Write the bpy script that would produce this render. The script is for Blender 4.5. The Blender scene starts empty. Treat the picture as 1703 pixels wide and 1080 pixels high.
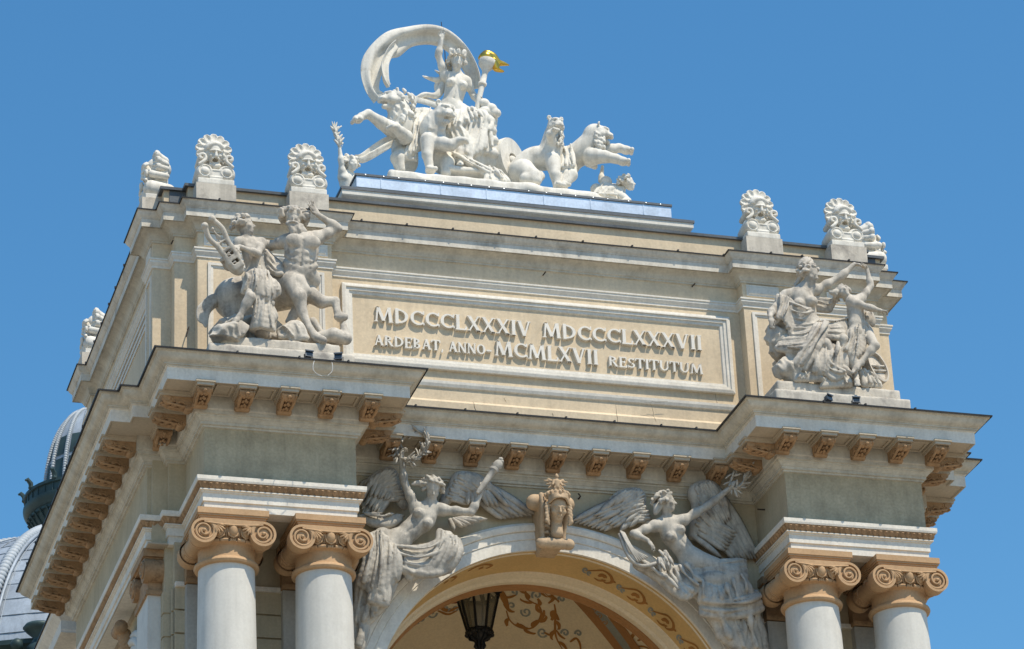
import bpy, bmesh, math, random
import numpy as np
from mathutils import Vector, Matrix
rad = math.radians
SC = bpy.context.scene
COL = SC.collection
# ------------------------------------------------------------------ camera
CF, CYAW, CPIT, CROL = 5306.87, -0.3045, 0.4517, -0.0483
CPOS = np.array([-9.5977, -47.9605, -20.4728])
def cam_axes():
    cy, sy, cp, sp = math.cos(CYAW), math.sin(CYAW), math.cos(CPIT), math.sin(CPIT)
    f = np.array([-sy*cp, cy*cp, sp]); r = np.array([cy, sy, 0.0]); u = np.cross(r, f)
    c, s = math.cos(CROL), math.sin(CROL)
    return r*c + u*s, -r*s + u*c, f
AR, AU, AF = cam_axes()
cam = bpy.data.cameras.new('camera'); camo = bpy.data.objects.new('camera', cam); COL.objects.link(camo)
cam.sensor_fit = 'HORIZONTAL'; cam.sensor_width = 36; cam.lens = CF/1703*36
cam.clip_start = 0.5; cam.clip_end = 4000
camo.matrix_world = Matrix(((AR[0], AU[0], -AF[0], CPOS[0]), (AR[1], AU[1], -AF[1], CPOS[1]), (AR[2], AU[2], -AF[2], CPOS[2]), (0, 0, 0, 1)))
SC.camera = camo
# ------------------------------------------------------------------ light
TX, TZ = 0.56, 2.03                        # sun: for each metre towards the viewer, this far right and up
SUNV = Vector((TX, -1.0, TZ)).normalized()
ELEV = math.asin(SUNV.z); AZ = math.atan2(SUNV.x, SUNV.y)
w = bpy.data.worlds.new('World'); SC.world = w; w.use_nodes = True
nt = w.node_tree; bg = nt.nodes['Background']
sky = nt.nodes.new('ShaderNodeTexSky'); sky.sky_type = 'NISHITA'; sky.sun_disc = False
sky.sun_elevation = ELEV; sky.sun_rotation = AZ
sky.altitude = 50; sky.air_density = 1.5; sky.dust_density = 0.0; sky.ozone_density = 10.0
hs = nt.nodes.new('ShaderNodeHueSaturation'); hs.inputs['Saturation'].default_value = 1.13; hs.inputs['Hue'].default_value = .492
nt.links.new(sky.outputs[0], hs.inputs['Color']); nt.links.new(hs.outputs[0], bg.inputs[0]); bg.inputs[1].default_value = 0.137
sl = bpy.data.lights.new('sun', 'SUN'); sl.energy = 4.7; sl.angle = rad(0.5); sl.color = (1.0, 0.89, 0.73)
so = bpy.data.objects.new('sun', sl); COL.objects.link(so)
so.rotation_euler = (-SUNV).to_track_quat('-Z', 'Y').to_euler()
SC.view_settings.view_transform = 'Standard'; SC.view_settings.look = 'None'
SC.view_settings.exposure = 0.06; SC.view_settings.gamma = 1.0
# ------------------------------------------------------------------ pixel of the photograph -> point
def ray(u, v):
    return AF + AR*(u-851.5)/CF - AU*(v-540)/CF
def at(u, v, y):
    D = ray(u, v); return CPOS + D*((y-CPOS[1])/D[1])
def atx(u, v, x):
    D = ray(u, v); return CPOS + D*((x-CPOS[0])/D[0])
def atz(u, v, z):
    D = ray(u, v); return CPOS + D*((z-CPOS[2])/D[2])
# ------------------------------------------------------------------ materials
def mat(name, col, rough=0.85, var=0.14, scale=1.3, fine=0.10, fscale=22, streak=0.0, bump=0.15, bscale=60, dirt=None, dirt_amt=0.0, dscale=2.2, metal=0.0, bdist=0.01, sat=None):
    m = bpy.data.materials.new(name); m.use_nodes = True
    n = m.node_tree; N = n.nodes; L = n.links; b = N['Principled BSDF']
    b.inputs['Roughness'].default_value = rough; b.inputs['Metallic'].default_value = metal
    b.inputs['Specular IOR Level'].default_value = 0.25
    geo = N.new('ShaderNodeNewGeometry')
    def noise(sc, det=4, vec=None, ro=0.55):
        t = N.new('ShaderNodeTexNoise'); t.inputs['Scale'].default_value = sc; t.inputs['Detail'].default_value = det
        t.inputs['Roughness'].default_value = ro
        L.new(vec if vec is not None else geo.outputs['Position'], t.inputs['Vector']); return t.outputs['Fac']
    def remap(x, a, bb, lo=0.3, hi=0.7):
        r = N.new('ShaderNodeMapRange'); r.inputs[1].default_value = lo; r.inputs[2].default_value = hi
        r.inputs[3].default_value = a; r.inputs[4].default_value = bb; L.new(x, r.inputs[0]); return r.outputs[0]
    def mul(a, c):
        k = N.new('ShaderNodeMath'); k.operation = 'MULTIPLY'; L.new(a, k.inputs[0]); L.new(c, k.inputs[1]); return k.outputs[0]
    f = mul(remap(noise(scale, 5), 1-var, 1+var*0.6), remap(noise(fscale, 3), 1-fine, 1+fine*0.6))
    if streak:
        mp = N.new('ShaderNodeVectorMath'); mp.operation = 'MULTIPLY'; mp.inputs[1].default_value = (7.0, 7.0, 0.55)
        L.new(geo.outputs['Position'], mp.inputs[0])
        f = mul(f, remap(noise(1.0, 5, mp.outputs[0], 0.6), 1-streak, 1.0, 0.32, 0.55))
    v = N.new('ShaderNodeVectorMath'); v.operation = 'SCALE'; v.inputs[0].default_value = col[:3]; L.new(f, v.inputs['Scale'])
    out = v.outputs[0]
    if dirt is not None:
        mx = N.new('ShaderNodeMix'); mx.data_type = 'RGBA'
        L.new(remap(noise(dscale, 6, None, 0.68), 0.0, dirt_amt, 0.52, 0.68), mx.inputs[0])
        L.new(out, mx.inputs[6]); mx.inputs[7].default_value = (*dirt, 1); out = mx.outputs[2]
    L.new(out, b.inputs['Base Color'])
    if bump:
        bp = N.new('ShaderNodeBump'); bp.inputs['Strength'].default_value = bump; bp.inputs['Distance'].default_value = bdist
        L.new(noise(bscale, 5), bp.inputs['Height']); L.new(bp.outputs[0], b.inputs['Normal'])
    return m
M = {}
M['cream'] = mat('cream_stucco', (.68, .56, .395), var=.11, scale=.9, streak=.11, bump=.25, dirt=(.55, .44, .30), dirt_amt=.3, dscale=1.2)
M['trim'] = mat('white_trim_paint', (.76, .72, .635), var=.08, streak=.10, dirt=(.45, .41, .34), dirt_amt=.28)
M['bed'] = mat('shaded_weathered_trim_paint', (.60, .565, .475), var=.14, scale=2, streak=.16, dirt=(.33, .30, .24), dirt_amt=.5, dscale=3)  # trim paint with the mouldings' shade put into its base colour, plus real dirt
M['trimdirty'] = mat('weathered_trim_paint', (.68, .64, .555), var=.14, streak=.16, dirt=(.2, .18, .15), dirt_amt=.5, dscale=2.5)
M['frieze'] = mat('grey_rough_stucco', (.46, .395, .27), var=.22, scale=2.4, fine=.14, streak=.12, bump=.4, bscale=45)
M['friezeb'] = mat('beige_rough_stucco', (.50, .43, .30), var=.12, scale=2.0, fine=.08, streak=.10, bump=.3)
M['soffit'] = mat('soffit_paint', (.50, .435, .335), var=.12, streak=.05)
M['brown'] = mat('ochre_brown_paint', (.40, .255, .14), var=.22, scale=3, fine=.14, rough=.75, dirt=(.13, .075, .04), dirt_amt=.6, dscale=8)
M['capital'] = mat('tan_capital_paint', (.50, .325, .18), var=.12, scale=3, rough=.75, dirt=(.3, .17, .08), dirt_amt=.3, dscale=6)
M['keyst'] = mat('ochre_keystone_paint', (.52, .385, .25), var=.2, scale=4, fine=.12, dirt=(.2, .13, .07), dirt_amt=.55, dscale=8)
M['flash'] = mat('dark_sheet_metal', (.035, .036, .038), rough=.5, var=.3, fine=.2, bump=.1)
M['zinc'] = mat('zinc_sheet', (.66, .73, .80), rough=.38, metal=.5, var=.2, scale=2, streak=.1, bump=.05)
M['coping'] = mat('grey_zinc_coping', (.13, .145, .16), rough=.5, var=.25, fine=.15)
M['column'] = mat('white_column_paint', (.64, .625, .57), rough=.7, var=.07, fine=.05, streak=.09, bump=.12, dirt=(.47, .45, .40), dirt_amt=.35, dscale=1.6)
M['pil'] = mat('grey_plaster', (.44, .42, .37), var=.15, streak=.1, bump=.3)
M['stone'] = mat('weathered_grey_stone', (.58, .53, .45), var=.18, scale=2.5, fine=.12, streak=.30, bump=.35, bscale=50, dirt=(.16, .145, .13), dirt_amt=.65, dscale=3.6)
M['stonedk'] = mat('grey_relief_stone', (.50, .47, .41), var=.18, scale=2.5, fine=.12, streak=.28, bump=.35, bscale=50, dirt=(.15, .14, .13), dirt_amt=.65, dscale=3.6)
M['stonelt'] = mat('pale_plinth_stone', (.60, .55, .465), var=.14, scale=2, streak=.22, bump=.4, dirt=(.22, .2, .18), dirt_amt=.7, dscale=2.6)
M['white'] = mat('white_painted_sculpture', (.77, .74, .66), var=.10, scale=2, fine=.08, streak=.20, bump=.25, dirt=(.36, .33, .27), dirt_amt=.45, dscale=4)
M['gold'] = mat('gilded_metal', (.75, .46, .08), rough=.28, metal=.9, var=.1, bump=.05)
M['black'] = mat('black_ironwork', (.012, .012, .013), rough=.5, var=.2)
M['steel'] = mat('grey_lamp_housing', (.16, .18, .20), rough=.45, metal=.4, var=.2)
M['ochre'] = mat('ochre_arch_paint', (.60, .41, .18), var=.08, bump=.1)
M['ceil'] = mat('cream_ceiling_paint', (.70, .61, .45), var=.06, bump=.1)
M['ceilbr'] = mat('brown_ceiling_band', (.36, .185, .075), var=.12)
M['paintbr'] = mat('brown_scroll_paint', (.34, .16, .045), var=.2, fscale=30)
M['paintgr'] = mat('grey_scroll_paint', (.27, .29, .27), var=.2)
M['paintrd'] = mat('red_brown_paint', (.26, .075, .035), var=.1)
M['roof'] = mat('light_grey_roof_sheets', (.36, .41, .46), rough=.5, metal=.15, var=.22, scale=.9, streak=.2, bump=.15, dirt=(.25, .28, .31), dirt_amt=.4, dscale=1.5)
M['rope'] = mat('pale_rope_moulding', (.40, .44, .47), rough=.5, var=.1)
M['patina'] = mat('dark_green_patina', (.045, .075, .075), rough=.5, var=.35, scale=1.5, metal=.2)
M['rod'] = mat('rusty_iron', (.06, .045, .035), rough=.8, var=.3)
M['crack'] = mat('crack_filling', (.30, .245, .17))
M['letter'] = mat('white_letter_paint', (.80, .76, .68), var=.06, streak=.05, bump=.05)
M['wire'] = mat('white_cable', (.6, .6, .58), rough=.6)
M['pave'] = mat('pavement_stone', (.33, .285, .225), var=.2, scale=.3)
def glassy():
    m = bpy.data.materials.new('smoky_lantern_glass'); m.use_nodes = True; b = m.node_tree.nodes['Principled BSDF']
    b.inputs['Base Color'].default_value = (.16, .145, .10, 1); b.inputs['Roughness'].default_value = .25
    b.inputs['Alpha'].default_value = .72; return m
M['lglass'] = glassy()
def bglass():
    m = bpy.data.materials.new('dark_window_glass'); m.use_nodes = True; b = m.node_tree.nodes['Principled BSDF']
    b.inputs['Base Color'].default_value = (.03, .04, .05, 1); b.inputs['Roughness'].default_value = .08; return m
M['glass'] = bglass()
# ------------------------------------------------------------------ objects
WL = {}                                        # world place of every object that parents others
def thing(name, label, cat, loc, group=None):
    o = bpy.data.objects.new(name, None); COL.objects.link(o); o.location = tuple(loc); o.empty_display_size = .3
    o['label'] = label; o['category'] = cat
    if group: o['group'] = group
    WL[o] = np.array(loc, float); return o
def put(me, name, parent=None, loc=None, mats=None, rot=None):
    o = bpy.data.objects.new(name, me); COL.objects.link(o)
    base = WL.get(parent, np.zeros(3))
    L = np.array(loc, float) if loc is not None else base
    o.location = tuple(L-base)
    if rot is not None: o.rotation_euler = rot
    if parent is not None: o.parent = parent
    WL[o] = L
    return o
def mesh(name, V, F, mats, smooth=False, mi=None, angle=None):
    me = bpy.data.meshes.new(name)
    me.from_pydata([tuple(map(float, v)) for v in V], [], [tuple(int(i) for i in f) for f in F])
    if not isinstance(mats, (list, tuple)): mats = [mats]
    for m in mats: me.materials.append(M[m])
    if mi is not None: me.polygons.foreach_set('material_index', np.array(mi, np.int32))
    if smooth: me.polygons.foreach_set('use_smooth', np.ones(len(me.polygons), bool))
    me.update()
    if angle is not None:
        me.polygons.foreach_set('use_smooth', np.ones(len(me.polygons), bool)); me.set_sharp_from_angle(angle=rad(angle))
    return me
class MB:
    """collects simple solids in world coordinates into one mesh"""
    def __init__(s): s.V = []; s.F = []; s.mi = []; s.k = 0
    def add(s, V, F):
        o = len(s.V); s.V += [tuple(v) for v in V]; s.F += [tuple(i+o for i in f) for f in F]; s.mi += [s.k]*len(F); return s
    def box(s, x0, x1, y0, y1, z0, z1):
        V = [(x, y, z) for x in (x0, x1) for y in (y0, y1) for z in (z0, z1)]
        return s.add(V, [(0, 1, 3, 2), (4, 6, 7, 5), (0, 4, 5, 1), (2, 3, 7, 6), (0, 2, 6, 4), (1, 5, 7, 3)])
    def obox(s, c, ax, ay, az):
        c, ax, ay, az = [np.array(t, float) for t in (c, ax, ay, az)]
        V = [c+i*ax+j*ay+k*az for i in (-1, 1) for j in (-1, 1) for k in (-1, 1)]
        return s.add(V, [(0, 1, 3, 2), (4, 6, 7, 5), (0, 4, 5, 1), (2, 3, 7, 6), (0, 2, 6, 4), (1, 5, 7, 3)])
    def tube(s, pts, r, n=8, caps=True):
        pts = [np.array(p, float) for p in pts]; m = len(pts)
        if not hasattr(r, '__len__'): r = [r]*m
        V = []; up = None
        for i in range(m):
            t = pts[min(i+1, m-1)]-pts[max(i-1, 0)]; t = t/(np.linalg.norm(t)+1e-9)
            if up is None:
                up = np.cross(t, (0, 0, 1.0)) if abs(t[2]) < .9 else np.cross(t, (1.0, 0, 0))
            up = up-t*(up@t); up /= np.linalg.norm(up)+1e-9
            b = np.cross(t, up)
            for j in range(n):
                a = 2*math.pi*j/n; V.append(pts[i]+r[i]*(up*math.cos(a)+b*math.sin(a)))
        F = [(i*n+j, i*n+(j+1) % n, (i+1)*n+(j+1) % n, (i+1)*n+j) for i in range(m-1) for j in range(n)]
        if caps: F += [tuple(range(n-1, -1, -1)), tuple((m-1)*n+j for j in range(n))]
        return s.add(V, F)
    def lathe(s, prof, c=(0, 0, 0), n=32, a0=0, a1=2*math.pi, axis='z'):
        full = abs(a1-a0-2*math.pi) < 1e-6; k = n if full else n+1; V = []
        for r, z in prof:
            for j in range(k):
                a = a0+(a1-a0)*j/n
                if axis == 'z': V.append((c[0]+r*math.cos(a), c[1]+r*math.sin(a), c[2]+z))
                else: V.append((c[0]+r*math.cos(a), c[1]+z, c[2]+r*math.sin(a)))
        F = []
        for i in range(len(prof)-1):
            for j in range(n):
                q = (i*k+j, i*k+(j+1) % k, (i+1)*k+(j+1) % k, (i+1)*k+j)
                F.append(q if axis == 'z' else q[::-1])
        return s.add(V, F)
    def ball(s, c, r, n=10, m=7):
        c = np.array(c, float); r = np.array(r if hasattr(r, '__len__') else (r, r, r), float); V = []
        for i in range(m+1):
            th = math.pi*i/m
            for j in range(n):
                a = 2*math.pi*j/n; V.append(c+r*np.array([math.sin(th)*math.cos(a), math.sin(th)*math.sin(a), math.cos(th)]))
        F = [(i*n+j, (i+1)*n+j, (i+1)*n+(j+1) % n, i*n+(j+1) % n) for i in range(m) for j in range(n)]
        return s.add(V, F)
    def sweep(s, path, prof, closed=False):
        """profile (offset outwards, z) carried along a plan outline with mitred corners; outward is right of travel"""
        P = [np.array(p, float) for p in path]; n = len(P); V = []
        def nrm(a, b):
            d = (b-a)/np.linalg.norm(b-a); return np.array([d[1], -d[0]])
        for i in range(n):
            ns = []
            if closed or i > 0: ns.append(nrm(P[i-1], P[i]))
            if closed or i < n-1: ns.append(nrm(P[i], P[(i+1) % n]))
            if len(ns) == 2: mdir = (ns[0]+ns[1])/(1+ns[0]@ns[1])
            else: mdir = ns[0]
            for o, z in prof: q = P[i]+mdir*o; V.append((q[0], q[1], z))
        k = len(prof); F = []
        for i in range(n if closed else n-1):
            a = i*k; b = ((i+1) % n)*k
            for j in range(k-1): F.append((a+j, b+j, b+j+1, a+j+1))
        return s.add(V, F)
    def build(s, name, mats, parent=None, smooth=False, angle=None):
        base = WL.get(parent, np.zeros(3))
        me = mesh(name, np.array(s.V)-base, s.F, mats, smooth, s.mi, angle)
        return put(me, name, parent)
    def local(s, name, mats, smooth=False, angle=None):
        return mesh(name, s.V, s.F, mats, smooth, s.mi, angle)
GZ = -22.2
g = bpy.data.objects.new('ground', mesh('ground', [(-3000, -3000, GZ), (3000, -3000, GZ), (3000, 3000, GZ), (-3000, 3000, GZ)], [(0, 1, 2, 3)], 'pave')); COL.objects.link(g); g['kind'] = 'structure'
# ================================================================== the theatre portico
XM = 12.961; CX = XM/2; YC = 1.5176
BLD = thing('theatre_portico', 'cream and white theatre entrance block with coupled columns, deep bracketed cornice and inscribed attic', 'building', (CX, 0, GZ))
def mirror(pts): return [(XM-x, y) for x, y in reversed(pts)]
LH = [(4, 9.35), (-.622, 9.35), (-.622, 1.85), (-.29, 1.85), (-.29, 1.6), (0, 1.6), (0, 0), (2.6, 0), (2.6, YC)]
ENT = LH+mirror(LH)
LA = LH[:]; RA = mirror(LH)
# architrave over the columns and along the flanks
for pth in (LA, RA):
    m = MB(); m.sweep(pth, [(-.3, 0), (.0, 0), (.0, .15), (.028, .155), (.028, .30), (.05, .305), (.05, .325), (.085, .335), (.085, .352), (-.05, .353)])
    m.build('architrave', 'trim', BLD)
    m = MB(); m.sweep(pth, [(.04, .345), (.055, .35), (.12, .465), (-.02, .466)])
    # leaf tongues of the band
    P = [np.array(p) for p in pth]
    for a, b in zip(P[:-1], P[1:]):
        d = b-a; ln = np.linalg.norm(d); d /= ln; nn = np.array([d[1], -d[0]])
        k = max(1, int(round((ln+.1)/.105)))
        for i in range(k):
            c = a+d*((i+.5)/k*(ln+.14)-.07)
            V = []
            for (t, o, z) in ((-.043, .108, .455), (.043, .108, .455), (.040, .075, .40), (0, .058, .354), (-.040, .075, .40), (0, .126, .43), (0, .078, .37)):
                q = c+d*t+nn*(o+.012); V.append((q[0], q[1], z))
            m.add(V, [(0, 5, 1), (1, 5, 2), (5, 6, 2), (2, 6, 3), (3, 6, 4), (4, 6, 5), (4, 5, 0)])
    m.build('leaf_moulding', 'brown', BLD)
    m = MB(); m.sweep(pth, [(0, .466), (.135, .468), (.145, .50), (.145, .565), (.0, .585)]); m.build('architrave_cap', 'trim', BLD)
# soffit between the columns and the wall behind
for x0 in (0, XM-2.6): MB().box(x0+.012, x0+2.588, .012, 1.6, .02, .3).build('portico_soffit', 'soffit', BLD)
# frieze : front faces of the blocks are a greyer stucco
m = MB(); m.sweep(ENT, [(0, .5605), (0, 1.5)])
m.build('frieze', 'friezeb', BLD)
for x0 in (0, XM-2.6): MB().box(x0+.0, x0+2.6, -.004, .0, .57, 1.5).build('frieze_panel', 'frieze', BLD)
# bed moulding
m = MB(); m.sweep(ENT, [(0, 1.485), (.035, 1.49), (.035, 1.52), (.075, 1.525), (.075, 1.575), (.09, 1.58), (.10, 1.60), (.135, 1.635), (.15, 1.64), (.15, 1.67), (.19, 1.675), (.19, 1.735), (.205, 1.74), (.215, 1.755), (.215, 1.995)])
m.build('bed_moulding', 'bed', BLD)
# corona with soffit, cyma, sheet metal edge
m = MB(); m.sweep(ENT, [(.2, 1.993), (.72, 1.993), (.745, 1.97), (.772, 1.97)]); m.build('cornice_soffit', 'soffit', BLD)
m = MB(); m.sweep(ENT, [(.772, 1.968), (.772, 2.19), (.80, 2.196)]); m.build('corona', 'trim', BLD)
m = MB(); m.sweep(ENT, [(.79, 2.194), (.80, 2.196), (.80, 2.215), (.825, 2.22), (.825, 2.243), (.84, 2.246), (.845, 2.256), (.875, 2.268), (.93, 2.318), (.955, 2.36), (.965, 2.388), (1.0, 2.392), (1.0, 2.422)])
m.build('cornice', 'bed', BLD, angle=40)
m = MB(); m.sweep(ENT, [(.99, 2.419), (1.035, 2.405), (1.038, 2.432), (.9, 2.46), (.0, 2.56), (-2.2, 2.58)]); m.build('cornice_flashing', 'flash', BLD)
# ceiling coffers between brackets
cof = MB()
def coffer(c, d, nn, hw):
    cof = MB()
    for (a0, a1, b0, b1) in ((-hw, hw, .64, .675), (-hw, hw, .26, .295), (-hw, -hw+.035, .295, .64), (hw-.035, hw, .295, .64)):
        P = [c+d*a+nn*b for a in (a0, a1) for b in (b0, b1)]
        V = [(p[0], p[1], z) for p in P for z in (1.96, 1.9935)]
        cof.add(V, [(0, 1, 3, 2), (4, 6, 7, 5), (0, 4, 5, 1), (2, 3, 7, 6), (0, 2, 6, 4), (1, 5, 7, 3)])
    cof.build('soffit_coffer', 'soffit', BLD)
# brackets
def bracket_meshes():
    # local: x = along wall, -y = outwards, z up, origin at wall under the soffit
    pts = []
    m = MB()
    def scroll_side(w):
        # outline of the S scroll in (out, z)
        o = [(0, -.0), (.50, 0)]
        for i in range(9):
            a = math.pi/2-math.pi*1.25*i/8; o.append((.435+.085*math.cos(a), -.085+.085*math.sin(a)))
        for t in np.linspace(0, 1, 8)[1:]: o.append((.36-.27*t, -.155-.06*t-.07*math.sin(t*math.pi)*-.6-.02*t))
        for i in range(7):
            a = 0.2-math.pi*1.0*i/6; o.append((.085+.065*math.cos(a), -.245+.065*math.sin(a)))
        o.append((0, -.25)); return o
    o = scroll_side(0); n = len(o)
    V = [(-.112, -a, z) for a, z in o]+[(.112, -a, z) for a, z in o]
    F = [tuple(range(n-1, -1, -1)), tuple(range(n, 2*n))]+[(i, (i+1) % n, n+(i+1) % n, n+i) for i in range(n)]
    m.add(V, F)
    # side volutes
    for s in (-1, 1):
        for (c, r, tr) in (((.43, -.088), .075, .014), ((.09, -.235), .062, .013)):
            P = [(s*.115, -(c[0]+(r*(1-t*.8))*math.cos(7.5*t*1.3+1.2)), c[1]+(r*(1-t*.8))*math.sin(7.5*t*1.3+1.2)) for t in np.linspace(0, 1, 22)]
            m.tube(P, tr, 5)
        P = [(s*.115, -a, z) for a, z in ((.36, -.14), (.28, -.12), (.2, -.14), (.15, -.2))]; m.tube(P, .013, 5)
        m.ball((s*.104, -.27, -.15), (.02, .05, .03), 6, 5)
        m.ball((s*.104, -.2, -.07), (.02, .07, .03), 6, 5)
    # front: rolled nose with a bud, acanthus lobes curling under it
    m.tube([(-.118, -.475, -.06), (.118, -.475, -.06)], .062, 12)
    for x in (-.118, .118): m.tube([(x-.012, -.475, -.06), (x+.012, -.475, -.06)], .074, 14)
    for x in (-.045, .045): m.tube([(x-.008, -.475, -.06), (x+.008, -.475, -.06)], .068, 12)
    m.ball((0, -.535, -.115), (.038, .038, .038), 8, 6)
    for k, (yy, zz, hw) in enumerate(((-.43, -.150, .10), (-.33, -.195, .10), (-.2, -.225, .09))):
        for x in (-.9, -.32, .32, .9): m.ball((x*hw, yy+abs(x)*.03, zz), (.028, .06, .030), 7, 5)
        m.ball((0, yy-.05, zz-.01), (.022, .06, .03), 6, 5)
    for x in (-1, 1): m.tube([(x*.09, -.50, -.11), (x*.10, -.44, -.17), (x*.095, -.3, -.21), (x*.085, -.15, -.24)], [.016, .026, .03, .02], 6)
    m.V = [(x, y, z*.70) for x, y, z in m.V]
    body = m.local('bracket', 'brown', angle=42)
    c = MB(); c.box(-.145, .145, -.585, 0, .0, .05); c.box(-.165, .165, -.61, 0, .05, .085)
    return body, c.local('bracket_cap', 'soffit')
BRB, BRC = bracket_meshes()
def bracket(x, y, ang):
    b = put(BRB, 'bracket', BLD, (x, y, 1.905), rot=(0, 0, ang))
    c = put(BRC, 'bracket_cap', b, (x, y, 1.905))
H = math.pi/2
for x in (-.13, .585, 1.3, 2.015, 2.73):
    bracket(x, -.213, 0); bracket(XM-x, -.213, 0)
    if x < 2.7: coffer(np.array([x+.3575, 0]), np.array([1., 0]), np.array([0, -1.]), .15); coffer(np.array([XM-x-.3575, 0]), np.array([1., 0]), np.array([0, -1.]), .15)
for k in range(-4, 5): bracket(CX+.753*k, YC-.213, 0)
for k in range(-4, 4): coffer(np.array([CX+.753*(k+.5), YC]), np.array([1., 0]), np.array([0, -1.]), .17)
for y in (-.13, .58):
    bracket(-.213, y, -H); bracket(2.813, y, H); bracket(XM-2.813, y, -H); bracket(XM+.213, y, H)
for s in (0, 1):
    X = (lambda x: x) if s == 0 else (lambda x: XM-x); A = -H if s == 0 else H
    bracket(X(-.456), 1.637, 0)
    for k in range(12):
        bracket(X(-.835), 1.85+.7*k, A)
        if k < 11: coffer(np.array([X(-.622), 1.85+.7*(k+.5)]), np.array([0, 1.]), np.array([-1. if s == 0 else 1., 0]), .15)
# ------------------------------------------------------------------ walls below the entablature
m = MB()
RC, RZ = 3.3, -2.98
def arch_wall(m, y, x0, x1, ztop, zb, n=48, cx=CX, R=RC, cz=RZ):
    V = []; F = []
    for i in range(n+1):
        a = math.pi*(1-i/n); V.append((cx+R*math.cos(a), y, cz+R*math.sin(a)))
    for i in range(n+1):
        a = math.pi*(1-i/n); c, s = math.cos(a), math.sin(a)
        kx = ((x1-cx)/c if c > 1e-6 else ((x0-cx)/c if c < -1e-6 else 1e9)); kz = (ztop-cz)/s if s > 1e-6 else 1e9
        k = min(kx, kz); V.append((cx+k*c, y, cz+k*s))
    F = [(i, i+1, n+2+i, n+1+i) for i in range(n)]
    o = len(V)
    V += [(x0, y, zb), (cx-R, y, zb), (cx+R, y, zb), (x1, y, zb)]
    F += [(o, o+1, 0, n+1), (o+2, o+3, 2*n+1, n)]
    # corners above the arch
    V += [(x0, y, ztop), (x1, y, ztop)]
    m.add(V, F)
    L = [i for i in range(n+1) if abs(V[n+1+i][0]-x0) < 1e-4]; Rr = [i for i in range(n+1) if abs(V[n+1+i][0]-x1) < 1e-4]
    m.add([V[n+1+L[-1]], V[n+1+L[-1]+1], (x0, y, ztop)], [(0, 1, 2)]); m.add([V[n+1+Rr[0]-1], V[n+1+Rr[0]], (x1, y, ztop)], [(0, 1, 2)])
arch_wall(m, YC, 2.6, XM-2.6, .5605, -9)
m.build('arch_wall', 'friezeb', BLD)
m = MB()
m.lathe([(3.30, .03), (3.30, -.03), (3.49, -.03), (3.495, -.02), (3.505, -.045), (3.635, -.045), (3.64, -.03), (3.65, -.075), (3.70, -.095), (3.75, -.10), (3.765, -.085), (3.80, -.06), (3.80, .02)], (CX, YC, RZ), 96, 0, math.pi, 'y')
m.build('archivolt', 'trim', BLD, angle=30)
m = MB(); m.lathe([(3.30, .02), (3.305, .03), (3.305, 1.2)], (CX, YC, RZ), 96, 0, math.pi, 'y')
m.box(CX-3.7, CX-3.3, YC+.02, YC+1.2, -12, RZ); m.box(CX+3.3, CX+3.7, YC+.02, YC+1.2, -12, RZ)
m.build('arch_soffit', 'ochre', BLD, angle=30)
m = MB()
m.lathe([(3.305, .10), (3.29, .11), (3.29, .14), (3.305, .15)], (CX, YC, RZ), 96, 0, math.pi, 'y')
m.lathe([(3.305, 1.0), (3.27, 1.02), (3.27, 1.06), (3.25, 1.10), (3.25, 1.2), (3.2, 1.24), (3.2, 1.36), (3.22, 1.42)], (CX, YC, RZ), 96, 0, math.pi, 'y')
m.build('arch_soffit_moulding', 'ceil', BLD, angle=30)
m = MB()
m.lathe([(3.22, 1.42), (3.16, 1.43), (3.16, 1.58)], (CX, YC, RZ), 96, 0, math.pi, 'y'); m.build('arch_inner_band', 'ceilbr', BLD, angle=30)
# vaulted ceiling : a sail vault
VC = np.array([CX, 6.05, -2.98]); VR = 4.76
m = MB(); n = 44; V = []
for i in range(n+1):
    for j in range(n+1):
        x = CX-3.78+7.56*i/n; y = 3.1+5.9*j/n
        dd = VR*VR-(x-VC[0])**2-(y-VC[1])**2; V.append((x, y, VC[2]+math.sqrt(max(dd, 0.01))))
m.add(V, [(i*(n+1)+j, (i+1)*(n+1)+j, (i+1)*(n+1)+j+1, i*(n+1)+j+1) for i in range(n) for j in range(n)])
m.box(CX-3.8, CX-3.78, 3.0, 9.2, -12, 1.0); m.box(CX+3.78, CX+3.8, 3.0, 9.2, -12, 1.0)
m.box(CX-3.8, CX+3.8, 9.0, 9.02, -12, 1.0)
# wall between the front arch and the vault
arch_wall(m, 3.098, CX-3.8, CX+3.8, 1.9, -12, R=3.16)
m.box(CX-3.8, CX-3.3, YC+1.1, 3.1, -12, RZ+.1); m.box(CX+3.3, CX+3.8, YC+1.1, 3.1, -12, RZ+.1)
m.build('vault', 'ceil', BLD, angle=30)
m = MB(); m.lathe([(3.73, -.02), (3.50, -.03), (3.49, .01)], (CX, 9.0, RZ), 96, 0, math.pi, 'y'); m.build('vault_end_band', 'ceilbr', BLD, angle=30)
m = MB(); m.lathe([(3.30, -.02), (3.27, -.06), (3.18, -.06), (3.16, -.12), (3.05, -.12), (3.03, .01)], (CX, 9.0, RZ), 96, 0, math.pi, 'y'); m.build('vault_end_moulding', 'ceil', BLD, angle=30)
def on_vault(u, v, eps=.012):
    D = ray(u, v); D = D/np.linalg.norm(D); q = CPOS-VC; b = q@D; c = q@q-(VR-eps*.4)**2
    s = b*b-c
    return CPOS+D*(-b+math.sqrt(max(s, 0)))
def on_soffit(u, v, eps=.008):
    D = ray(u, v); q = CPOS-np.array([CX, 0, RZ]); a = D[0]**2+D[2]**2; b = q[0]*D[0]+q[2]*D[2]; c = q[0]**2+q[2]**2-(3.305-eps)**2
    s = max(b*b-a*c, 0); return CPOS+D*((-b+math.sqrt(s))/a)
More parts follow.
